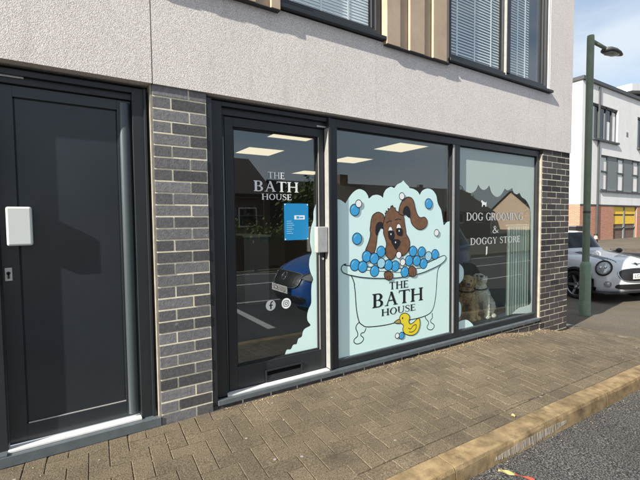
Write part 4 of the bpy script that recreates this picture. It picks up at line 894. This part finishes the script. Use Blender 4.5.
def disc(root, surf, name, y, z, ry, rz_, m, off=.004, dome=.02, ringm=None, tilt=0, n=28):
    p, nn = surf(y, z); nn = Vector(nn); e1 = nn.cross(Vector((0, 0, 1))).normalized(); e2 = e1.cross(nn).normalized()
    if tilt: e1, e2 = e1*math.cos(tilt)+e2*math.sin(tilt), e2*math.cos(tilt)-e1*math.sin(tilt)
    mb = MB(); vs = []
    for k, (f, h) in enumerate(((1.0, -.03), (1.0, 0), (.9, .5), (.6, .85), (.01, 1))):
        for i in range(n):
            a = 2*math.pi*i/n; hh = h*dome if h >= 0 else h; vs.append(p+nn*(off+hh)+e1*ry*f*math.cos(a)+e2*rz_*f*math.sin(a))
    mb.add(vs, [(k*n+i, k*n+(i+1) % n, (k+1)*n+(i+1) % n, (k+1)*n+i) for k in range(4) for i in range(n)]); o = mb.build(name, M[m], root, smooth=True)
    if ringm:
        mb = MB(); vs = []
        for (f, h) in ((.95, -.03), (1.0, dome*.9+.004), (1.13, dome*.6), (1.16, -.03)):
            for i in range(n):
                a = 2*math.pi*i/n; vs.append(p+nn*(off+h)+e1*ry*f*math.cos(a)+e2*rz_*f*math.sin(a))
        mb.add(vs, [(k*n+i, k*n+(i+1) % n, (k+1)*n+(i+1) % n, (k+1)*n+i) for k in range(3) for i in range(n)]); mb.build('surround', M[ringm], o, smooth=True)
    return o, p, nn, e1, e2
def panel(root, surf, name, pts, m, off=.012, thick=.03, rim=None, k=3):
    """polygon of (y, z) laid on the front surface"""
    pp = sm(pts, k) if k else pts; P = []; Nn = []
    for y, z in pp: a, b = surf(y, z); P.append(Vector((a.x, y, z))); Nn.append(b)
    n = len(P); cy_ = sum(v.y for v in P)/n; cz_ = sum(v.z for v in P)/n; fr = (1, .86, .7, .52, .34, .16)
    mb = MB(); vs = [v+Vector((thick, 0, 0)) for v in P]
    for f in fr:
        for v in P:
            y, z = cy_+(v.y-cy_)*f, cz_+(v.z-cz_)*f; a, _ = surf(y, z); vs.append(Vector((a.x-off, y, z)))
    a, _ = surf(cy_, cz_); vs.append(Vector((a.x-off, cy_, cz_))); m_ = len(fr)
    mb.add(vs, [(k*n+i, k*n+(i+1) % n, (k+1)*n+(i+1) % n, (k+1)*n+i) for k in range(m_) for i in range(n)]+[(m_*n+i, m_*n+(i+1) % n, (m_+1)*n) for i in range(n)])
    o = mb.build(name, M[m], root, smooth=False)
    if rim:
        mb = MB()
        for i in range(n): mb.tube(P[i]-Vector((off+.003, 0, 0)), P[(i+1) % n]-Vector((off+.003, 0, 0)), .011, n=6, cap=False)
        mb.build('surround', M[rim], o, smooth=True)
    return o
MINI = [(.14, 3.70, .80, 4.2, .19, .18, .20), (.03, 3.79, .850, 3.6, .30, .30, .33), (.0, 3.82, .863, 3.3, .46, .52, .50), (.03, 3.81, .862, 3.1, .62, .70, .68), (.10, 3.79, .845, 3.0, .75, .82, .80),
        (.24, 3.76, .815, 2.9, .845, .89, .87), (.55, 3.72, .79, 2.9, .905, .925, .90), (1.10, 3.70, .765, 3.1, .985, .945, .94), (1.22, 3.66, .735, 3.3, 1.04, .985, 1.0), (1.50, 3.50, .65, 3.6, 1.34, 1.32, 1.31), (1.62, 3.38, .61, 3.5, 1.385, 1.38, 1.36), (2.05, 3.1, .42, 3, 1.405, 1.405, 1.39), (2.5, 2.7, .06, 2, 1.415, 1.415, 1.41)]
SPM = dict(g0=8.0, g1=9.4, ws=33, s0=44, s1=132, bp=96, rs=143, arch='black')
HX, HY = 9.10, .48
cr_, sf = car('parked_car', (HX, HY, g(8.9, .8)-.0), R(70), 'white hatchback with round headlights and black stripes parked nose towards the lamp column', 'silver', MINI, (.72, 3.20), SPM, wr=.305)
for s in (-1, 1):
    o, p, nn, e1, e2 = disc(cr_, sf, 'headlight', s*.60, .70, .125, .145, 'head_glass', ringm='black', dome=.03, off=.0, tilt=s*.35)
    for k_, (yy_, zz_) in enumerate(((-.03, .02), (.04, -.02))):
        mb = MB(); q = p+nn*.03+e1*yy_+e2*zz_; ell(mb, tuple(q), (.02, .036, .036), 12, 8); mb.build('bulb', M['chrome'], o, smooth=True)
    disc(cr_, sf, 'fog_lamp', s*.60, .385, .055, .055, 'head_glass', ringm='rim', dome=.012, off=.004)
panel(cr_, sf, 'grille', [(-.46, .60), (-.40, .67), (-.2, .70), (0, .705), (.2, .70), (.40, .67), (.46, .60), (.42, .49), (.3, .455), (0, .45), (-.3, .455), (-.42, .49)], 'black', rim='chrome')
panel(cr_, sf, 'lower_intake', [(-.50, .37), (-.40, .395), (0, .40), (.40, .395), (.50, .37), (.46, .30), (0, .285), (-.46, .30)], 'black', rim=None)
mb = MB(); mb.box(-.050, -.042, -.26, .26, .505, .615); npl = mb.build('number_plate', M['plate'], cr_, bevel=.002)
text_mesh('LG17 UCX', .10, M['ink'], 'lettering', npl, (-.0515, 0, .560), (R(90), 0, R(-90)))
# bonnet badge: winged ring
o, p, nn, e1, e2 = disc(cr_, sf, 'badge', 0, .775, .036, .036, 'black', ringm='chrome', dome=.006, off=.004)
mb = MB()
for s in (-1, 1):
    for k in range(3): mb.tube(p+nn*.012+e1*s*.042+e2*(.012-.012*k), p+nn*.012+e1*s*(.115-.02*k)+e2*(.014-.012*k), .005, n=6)
mb.build('wing', M['chrome'], o)
def stripe(y0, y1):
    mb = MB(); vs = []; n = 16
    for i in range(n+1):
        x = .26+(1.06-.26)*i/n
        for y in (y0, y1):
            # bonnet height by sampling the control levels
            z = None
            best = None
            vs.append((x, y))
    return vs
bt = None
dg_ = bpy.context.evaluated_depsgraph_get()
from mathutils.bvhtree import BVHTree
def body_bvh(root):
    b = [c for c in root.children if c.name.startswith('body')][0]
    return BVHTree.FromPolygons([v.co for v in b.data.vertices], [tuple(p.vertices) for p in b.data.polygons])
bv_ = body_bvh(cr_)
for s in (-1, 1):
    mb = MB(); vs = []; n = 20
    for i in range(n+1):
        x = .22+.86*i/n
        for y in (s*.36, s*.52):
            h = bv_.ray_cast(Vector((x+.0, y, 2)), Vector((0, 0, -1)))
            z = h[0].z if h[0] else .9
            vs.append((x, y, z+.004))
    mb.add(vs, [(2*i, 2*i+1, 2*i+3, 2*i+2) for i in range(n)]); mb.build('bonnet_stripe', M['stripe'], cr_, smooth=True)
    mb = MB(); ell(mb, (1.24, s*.90, .955), (.05, .085, .055)); mb.tube((1.24, s*.74, .93), (1.24, s*.86, .945), .02); mb.build('wing_mirror', M['black'], cr_, smooth=True)
mb = MB(); mb.box(.03, 3.7, -.845, .845, .215, .235); mb.build('sill_trim', M['black'], cr_)

CORSA = [(.12, 3.90, .80, 4.0, .20, .18, .20), (.02, 3.99, .855, 3.4, .32, .30, .33), (.0, 4.02, .868, 3.0, .48, .52, .50), (.05, 4.01, .865, 2.8, .63, .70, .68), (.16, 3.99, .845, 2.7, .76, .83, .82),
        (.40, 3.97, .815, 2.7, .86, .91, .90), (.75, 3.94, .79, 2.8, .94, .96, .96), (1.05, 3.92, .765, 3.1, 1.00, .985, .99), (1.15, 3.88, .735, 3.3, 1.05, 1.02, 1.04), (1.85, 3.62, .62, 3.5, 1.40, 1.37, 1.34), (2.05, 3.50, .58, 3.4, 1.44, 1.43, 1.40), (2.3, 3.2, .42, 3, 1.47, 1.47, 1.45), (2.8, 2.9, .06, 2, 1.48, 1.48, 1.47)]
CX, CY = 2.36, -2.64
cb, sf = car('parked_car', (CX, CY, roadz(3.5)-.0), 0, 'bright blue hatchback reflected in the shop door glass', 'blue_paint', CORSA, (.80, 3.32), dict(SPM, arch='black', ai=.055), wr=.315)
for s in (-1, 1):
    panel(cb, sf, 'headlight', [(s*.40, .66), (s*.55, .76), (s*.74, .82), (s*.76, .74), (s*.70, .62), (s*.52, .60)], 'head_glass', rim='chrome')
    disc(cb, sf, 'fog_lamp', s*.62, .36, .06, .05, 'head_glass', ringm='black', dome=.01)
panel(cb, sf, 'grille', [(-.36, .70), (0, .72), (.36, .70), (.40, .62), (.34, .50), (0, .48), (-.34, .50), (-.40, .62)], 'black', rim='chrome')
panel(cb, sf, 'lower_intake', [(-.48, .36), (0, .38), (.48, .36), (.42, .25), (0, .24), (-.42, .25)], 'black')
mb = MB(); mb.box(-.050, -.042, -.26, .26, .40, .51); npl = mb.build('number_plate', M['plate'], cb, bevel=.002)
text_mesh('LJ15 UCX', .10, M['ink'], 'lettering', npl, (-.0515, 0, .455), (R(90), 0, R(-90)))
o, p, nn, e1, e2 = disc(cb, sf, 'badge', 0, .64, .062, .062, 'black', ringm='chrome', dome=.006, off=.012)
mb = MB(); q = p+nn*.022
for a, b in (((-.055, .010), (.012, .010)), ((.012, .010), (-.012, -.010)), ((-.012, -.010), (.055, -.010))): mb.tube(q+e1*a[0]+e2*a[1], q+e1*b[0]+e2*b[1], .007, n=6)
mb.build('bolt_emblem', M['chrome'], o)
for s in (-1, 1): mb = MB(); ell(mb, (1.32, s*.90, 1.03), (.05, .095, .065)); mb.tube((1.32, s*.70, .99), (1.32, s*.86, 1.01), .025); mb.build('wing_mirror', M['blue_paint'], cb, smooth=True)

# ================================================================ WHITE BUILDING ACROSS THE FORECOURT
WX, WY = 26.75, 9.5
wb = empty('white_building', (WX, WY, -.5), 0, 'white rendered three-storey block on a red brick base behind the lamp column', 'building')
def wpart(name, m, boxes, parent=wb):
    mb = MB()
    for b in boxes: mb.box(*b)
    o = mb.build(name, M[m], parent)
    if parent is wb: o.location = -Vector(wb.location)
    return o
up_w = [(28.13, 31.85, 6.28, 8.62), (35.1, 38.8, 6.28, 8.62), (42.1, 45.8, 6.28, 8.62), (49.1, 52.8, 6.28, 8.62)]
md_w = [(29.55+k*2.57*1, 30.6+k*2.57, 3.08, 5.42) for k in range(9)]
ZB = 2.14
# facade as bays with real openings
def facade(z0, z1, opens, y=WY, x0=WX, x1=70, d=.35):
    bs = []; x = x0
    for a, b, c, e in opens: bs += [(x, a, y, y+d, z0, z1), (a, b, y, y+d, z0, c), (a, b, y, y+d, e, z1)]; x = b
    bs.append((x, x1, y, y+d, z0, z1)); return bs
strip_ = [(29.45, md_w[-1][1]+.1, 3.08, 5.42)]
wpart('rendered_wall', 'white_render', facade(5.85, 9.80, up_w)+facade(ZB, 5.85, strip_)+[(WX, WX+.35, WY+.35, 24, ZB, 9.80), (WX, 70, 23.7, 24, -.5, 9.8), (69.7, 70, WY+.35, 23.7, -.5, 9.8)])
wpart('roof', 'coping', [(WX-.12, 70.1, WY-.12, 24.1, 9.80, 10.02)])
wpart('brick_base', 'red_brick', [(WX+.03, 31.60, WY+.03, WY+.4, -.5, ZB-.002), (35.55, 70, WY+.03, WY+.4, -.5, ZB-.002), (WX+.03, WX+.40, WY+.4, 23.6, -.5, ZB-.002)])
wpart('shadow_gap', 'coping', [(WX+.01, 70, WY+.010, WY+.029, ZB-.09, ZB-.003)])
wpart('floor_slab', 'room_dark', [(WX+.4, 69.6, WY+1.6, 23.6, 5.6, 5.8), (WX+.4, 69.6, WY+1.6, WY+1.8, -.5, 9.7)])
for a, b, c, e in up_w:
    wo = wpart('window', 'coping', [(a, a+.10, WY+.10, WY+.22, c, e), (b-.10, b, WY+.10, WY+.22, c, e), (a, b, WY+.10, WY+.22, e-.12, e), (a, b, WY-.14, WY+.22, c-.02, c+.10), (a+1.05, a+1.15, WY+.10, WY+.22, c, e), (a+2.1, a+2.22, WY+.10, WY+.22, c, e), (a+2.95, a+3.03, WY+.10, WY+.22, c, e)])
    wpart('glass_pane', 'car_glass', [(a+.1, b-.1, WY+.16, WY+.17, c+.1, e-.1)], wo); 
    for cb_ in ((a+.2, a+.55, WY+.145, WY+.155, c+.12, e-.14), (a+1.9, a+2.08, WY+.145, WY+.155, c+.12, e-.4), (a+3.05, b-.12, WY+.145, WY+.155, c+.12, e-.2), (a+2.3, a+2.8, WY+.145, WY+.155, c+.12, e-.9)): wpart('curtain', 'white_render', [cb_], wo)
for k, (a, b, c, e) in enumerate(md_w):
    wo = wpart('window', 'coping', [(a, a+.09, WY+.08, WY+.2, c, e), (b-.09, b, WY+.08, WY+.2, c, e), (a, b, WY+.08, WY+.2, e-.1, e), (a, b, WY+.08, WY+.2, c, c+.08), (a, b, WY+.07, WY+.2, c+1.22, c+1.32)])
    wpart('blind', 'white_render', [(a+.1, b-.1, WY+.13, WY+.14, c+.1, e-.12)], wo)
    if k < len(md_w)-1: wpart('grey_panel', 'grey_panel', [(b, md_w[k+1][0], WY+.10, WY+.2, c, e)])
wpart('downpipe', 'coping', [(28.9, 29.0, WY-.10, WY-.002, -.2, 9.7)]); wpart('wall_vent', 'grey_panel', [(33.2, 33.5, WY-.02, WY-.001, 7.0, 7.3)])
wpart('long_sill', 'coping', [(29.35, md_w[-1][1]+.2, WY-.10, WY+.2, 2.98, 3.078)])
for a, b in ((31.62, 33.50), (33.56, 35.50)):
    sh = wpart('shop_window', 'grey_panel', [(a, a+.07, WY+.10, WY+.2, -.4, ZB-.1), (b-.07, b, WY+.10, WY+.2, -.4, ZB-.1), (a, b, WY+.10, WY+.2, .50, .57)])
    wpart('poster_band', 'yellow_p', [(a+.08, b-.08, WY+.13, WY+.14, 1.50, 2.03), (a+.08, b-.08, WY+.13, WY+.14, .80, 1.38)], sh) if 'yellow_p' in M else None
    wpart('glass_pane', 'brown_brick', [(a+.07, b-.07, WY+.16, WY+.17, -.4, ZB-.1)], sh)
mb = MB(); mb.add([(42.4, 13, 9.9), (60, 13, 9.9), (60, 22, 9.9), (42.4, 22, 9.9), (42.4, 13, 12.2), (60, 13, 15.0), (60, 22, 15.0), (42.4, 22, 12.2)], [(0,3,2,1),(4,5,6,7),(0,1,5,4),(1,2,6,5),(2,3,7,6),(3,0,4,7)]); o = mb.build('penthouse', M['coping'], wb); o.location = -Vector(wb.location)
mb = MB(); mb.add([(41.6, 12.2, 12.35), (60.5, 12.2, 15.35), (60.5, 22.5, 15.35), (41.6, 22.5, 12.35), (41.6, 12.2, 12.95), (60.5, 12.2, 15.95), (60.5, 22.5, 15.95), (41.6, 22.5, 12.95)], [(0,3,2,1),(4,5,6,7),(0,1,5,4),(1,2,6,5),(2,3,7,6),(3,0,4,7)]); o = mb.build('penthouse_roof', M['white_render'], wb); o.location = -Vector(wb.location)
# white bay mark on the forecourt beside the car
mb = MB()
for a, b in ((7.75, -.45),): mb.add([(a+dx_, b+dy_, g(a+dx_, b+dy_)+.004) for dx_, dy_ in ((0, 0), (1.3, .02), (1.3, .12), (0, .10))], [(0, 1, 2, 3)])
tag(mb.build('bay_mark', M['line'], fixn=False), kind='structure')

# ================================================================ ACROSS THE ROAD (seen in the glass)
def house(name, x0, x1, y0, y1, ze, zr, wallm, label, along='x', wins=3):
    t = empty(name, ((x0+x1)/2, (y0+y1)/2, -.47), 0, label, 'house'); L = -Vector(t.location)
    mb = MB(); mb.box(x0, x1, y0, y1, -.5, ze)
    o_ = .3
    if along == 'x': ym = (y0+y1)/2; mb.add([(x0, y0, ze), (x0, y1, ze), (x0, ym, zr-.05), (x1, y0, ze), (x1, y1, ze), (x1, ym, zr-.05)], [(0, 1, 2), (3, 5, 4)])
    o = mb.build('wall', M[wallm], t); o.location = L
    mb = MB(); ym = (y0+y1)/2; th = .12
    for s in (-1, 1):
        ye = ym+s*((y1-y0)/2+o_); sl2 = (zr-ze)/((y1-y0)/2)*o_
        mb.add([(x0-o_, ye, ze-sl2), (x1+o_, ye, ze-sl2), (x1+o_, ym, zr), (x0-o_, ym, zr), (x0-o_, ye, ze-sl2+th), (x1+o_, ye, ze-sl2+th), (x1+o_, ym, zr+th), (x0-o_, ym, zr+th)], [(0,3,2,1),(4,5,6,7),(0,1,5,4),(1,2,6,5),(2,3,7,6),(3,0,4,7)])
    r_ = mb.build('roof', M['roof_tile'], t); r_.location = L
    mb = MB(); mb.box(x0+(x1-x0)*.3-.4, x0+(x1-x0)*.3+.4, ym-.3, ym+.3, zr-.3, zr+.8); mb.build('chimney', M['brown_brick'], r_)
    for k in range(wins):
        X = x0+(x1-x0)*(k+.5)/wins; mb = MB(); mb.box(X-.6, X+.6, y1-.05, y1+.03, .9, min(2.1, ze-.2)); w_ = mb.build('window', M['white_render'], t); w_.location = L
        mb = MB(); mb.box(X-.52, X+.52, y1+.03, y1+.04, .98, min(2.02, ze-.28)); mb.build('pane', M['car_glass'], w_)
    return t
house('house', 1.5, 10.5, -28, -20, 3.0, 5.6, 'brown_brick', 'brown brick house with a tiled roof across the road, reflected in the door glass')
house('house', 12.5, 34, -27.5, -20.5, 2.0, 4.2, 'brown_brick', 'long low brown building across the road, reflected above the foam of the middle pane', wins=7)
house('house', 60, 76, -37.8, -31.2, 2.8, 5.6, 'cream_wall', 'cream gabled house with its sunlit end wall, reflected in the right pane', wins=4)
house('house', 42, 57, -45, -37.5, 2.6, 5.9, 'brown_brick', 'dark brick house beside the cream gabled house across the road', wins=4)
def leaves(mb, n, cx, cy, cz, rx, ry, rz_, s=.12, clumps=16):
    cl_ = []
    for i in range(clumps):
        a = random.uniform(0, 6.28); u = random.uniform(-1, 1); r = random.uniform(.35, .85); q = math.sqrt(1-u*u)
        cl_.append((cx+rx*r*q*math.cos(a), cy+ry*r*q*math.sin(a), cz+rz_*r*u, random.random()))
    for i in range(n):
        c = random.choice(cl_); p = Vector((c[0]+random.gauss(0, rx*.22), c[1]+random.gauss(0, ry*.22), c[2]+random.gauss(0, rz_*.2)))
        a = Vector((random.gauss(0, 1), random.gauss(0, 1), random.gauss(0, 1))).normalized(); b = a.orthogonal().normalized(); q = a.cross(b); z_ = s*random.uniform(.6, 1.3)
        mb.add([p-b*z_, p+q*z_*.5, p+b*z_, p-q*z_*.5], [(0, 1, 2, 3)], min(1, max(0, c[3]*.6+random.random()*.4)))
def tree(x, y, h, r, label):
    t = empty('tree', (x, y, -.47), 0, label, 'tree', 'trees across the road')
    mb = MB(); mb.tube((0, 0, 0), (.1, .05, h*.45), .18, .12, 8); mb.tube((.1, .05, h*.45), (.0, 0, h*.8), .12, .04, 8)
    for k in range(5):
        a = k*1.3; mb.tube((.08, .04, h*(.35+.07*k)), (r*.6*math.cos(a), r*.6*math.sin(a), h*(.6+.05*k)), .07, .02, 6)
    mb.build('trunk', M['bark'], t)
    mb = MB(); leaves(mb, 2600, 0, 0, h*.68, r, r, h*.32, .13); mb.build('crown', M['leaf'], t, fixn=False)
random.seed(21)
tree(11.5, -17.5, 4.3, 1.5, 'small leafy tree between the two brown buildings across the road')
tree(36, -26, 5.0, 2.0, 'bushy tree right of the long low building across the road')
tree(47, -34, 5.6, 2.1, 'round leafy tree left of the cream gabled house across the road')
tree(-4, -19, 6.5, 2.6, 'tall leafy tree left of the brown brick house across the road')
hd = empty('hedge', (6.0, -12.0, -.47), 0, 'sunlit yellow-green hedge across the road, reflected low in the door glass', 'hedge')
mb = MB()
for k in range(7): leaves(mb, 900, -3.6+k*1.2, 0, .95+.1*random.random(), .8, .45, .85, .07, 10)
mb.build('foliage', M['hedge'], hd, fixn=False)
mb = MB()
for k in range(9): mb.tube((-3.9+k*.95, .1, 0), (-3.85+k*.95+random.uniform(-.1, .1), .1, 1.5), .05, .03, 6)
mb.build('stem', M['bark'], hd)
fe = empty('fence', (10, -9.7, -.47), 0, 'low brown board fence along the far pavement, reflected in the door glass', 'fence')
mb = MB()
for k in range(96): mb.box(-9+k*.15, -8.86+k*.15, -.01+(k % 2)*.006, .01+(k % 2)*.006, .05, .98+random.uniform(-.01, .01), random.random())
mb.build('boards', M['fence'], fe)
for k in range(8): mb = MB(); mb.box(-9+k*1.97, -8.9+k*1.97, -.09, -.011, 0, 1.08); mb.build('post', M['fence'], fe)

# ================================================================ SMALL THINGS ON THE GROUND
def leaf(x, y, z, s, rz, m, label, cat='leaf', group=None):
    t = MB(); n = 9; L = []; Rr = []
    for i in range(n):
        q = i/(n-1); wv = s*.32*math.sin(math.pi*q)**.8+.0005; xx = s*(q-.5); zz = .004+.25*s*(q-.5)**2+.002*math.sin(q*9)
        L.append((xx, wv, zz+.003)); Rr.append((xx, -wv, zz+.004)); 
    mid = [(s*(i/(n-1)-.5), 0, .0045+.25*s*(i/(n-1)-.5)**2) for i in range(n)]
    t.add(L+mid+Rr, [(i, i+1, n+i+1, n+i) for i in range(n-1)]+[(n+i, n+i+1, 2*n+i+1, 2*n+i) for i in range(n-1)])
    o = t.build('fallen_leaf', M[m], None, fixn=False); o.location = (x, y, z); o.rotation_euler = (0, 0, rz); tag(o, label, cat, group); return o
leaf(2.05, -1.135, g(2.05, -1.14)+.001, .042, .9, 'leaf_y', 'pale yellow leaf lying at the back edge of the kerb')
# crumpled wrapper on the road
t = empty('wrapper', (1.60, -1.40, roadz(1.6)+.004), R(-62), 'torn yellow and red wrapper lying on the asphalt below the kerb', 'litter')
mb = MB(); n = 9; vs = []
for i in range(n):
    for j in range(4): vs.append((-.07+.085*i/(n-1), -.016+.032*j/3, .005+.003*math.sin(i*.9+j*1.1)))
mb.add(vs, [(i*4+j, i*4+j+1, i*4+5+j, i*4+4+j) for i in range(n-1) for j in range(3)]); mb.build('yellow_end', M['leaf_y'], t, fixn=False)
mb = MB(); vs = []
for i in range(n):
    for j in range(3): vs.append((.0155+.10*i/(n-1), -.010+.020*j/2, .005+.003*math.sin(i*.8+j*1.3)))
mb.add(vs, [(i*3+j, i*3+j+1, i*3+4+j, i*3+3+j) for i in range(n-1) for j in range(2)]); mb.build('red_end', M['red'], t, fixn=False)
# fine debris blown against the wall and in the gutter
random.seed(5); mb = MB()
for k in range(2900):
    if k < 2200: x = random.uniform(.4, 5.1) if k < 1000 else random.gauss(3.3, .9); x = min(max(x, -.5), 5.3); y = -abs(random.gauss(0, .035+.02*max(0, x-2)))-.005; z = g(x, y)
    elif k < 2550: x = random.uniform(-1, 5); y = KY1-.02-abs(random.gauss(0, .05)); z = roadz(x)
    else: x = random.uniform(-1.2, 5.2); y = random.uniform(-1.15, -.02); z = g(x, y)
    s = random.uniform(.002, .006)*(1.2 if k < 2200 else 1); a = random.uniform(0, 6.28); c, d = math.cos(a)*s, math.sin(a)*s
    mb.add([(x-c, y-d, z+.001), (x+d*.5, y-c*.5, z+.003), (x+c, y+d, z+.002), (x-d*.5, y+c*.5, z+.005)], [(0, 1, 2, 3)], random.random())
o = mb.build('debris', M['sand_bits'], fixn=False); tag(o, 'fine leaf crumbs and grit scattered along the wall foot and gutter', 'debris', kind='stuff')
mb = MB(); x, y = .50, -.985
for k in range(26): 
    px, py = x+random.gauss(0, .02), y+random.gauss(0, .012); s = random.uniform(.003, .007)
    mb.add([(px-s, py-s, g(px, py)+.0022), (px+s, py-s, g(px, py)+.0022), (px+s, py+s, g(px, py)+.0022), (px-s, py+s, g(px, py)+.0022)], [(0, 1, 2, 3)])
tag(mb.build('paint_mark', M['blue_spray'], fixn=False), kind='structure')
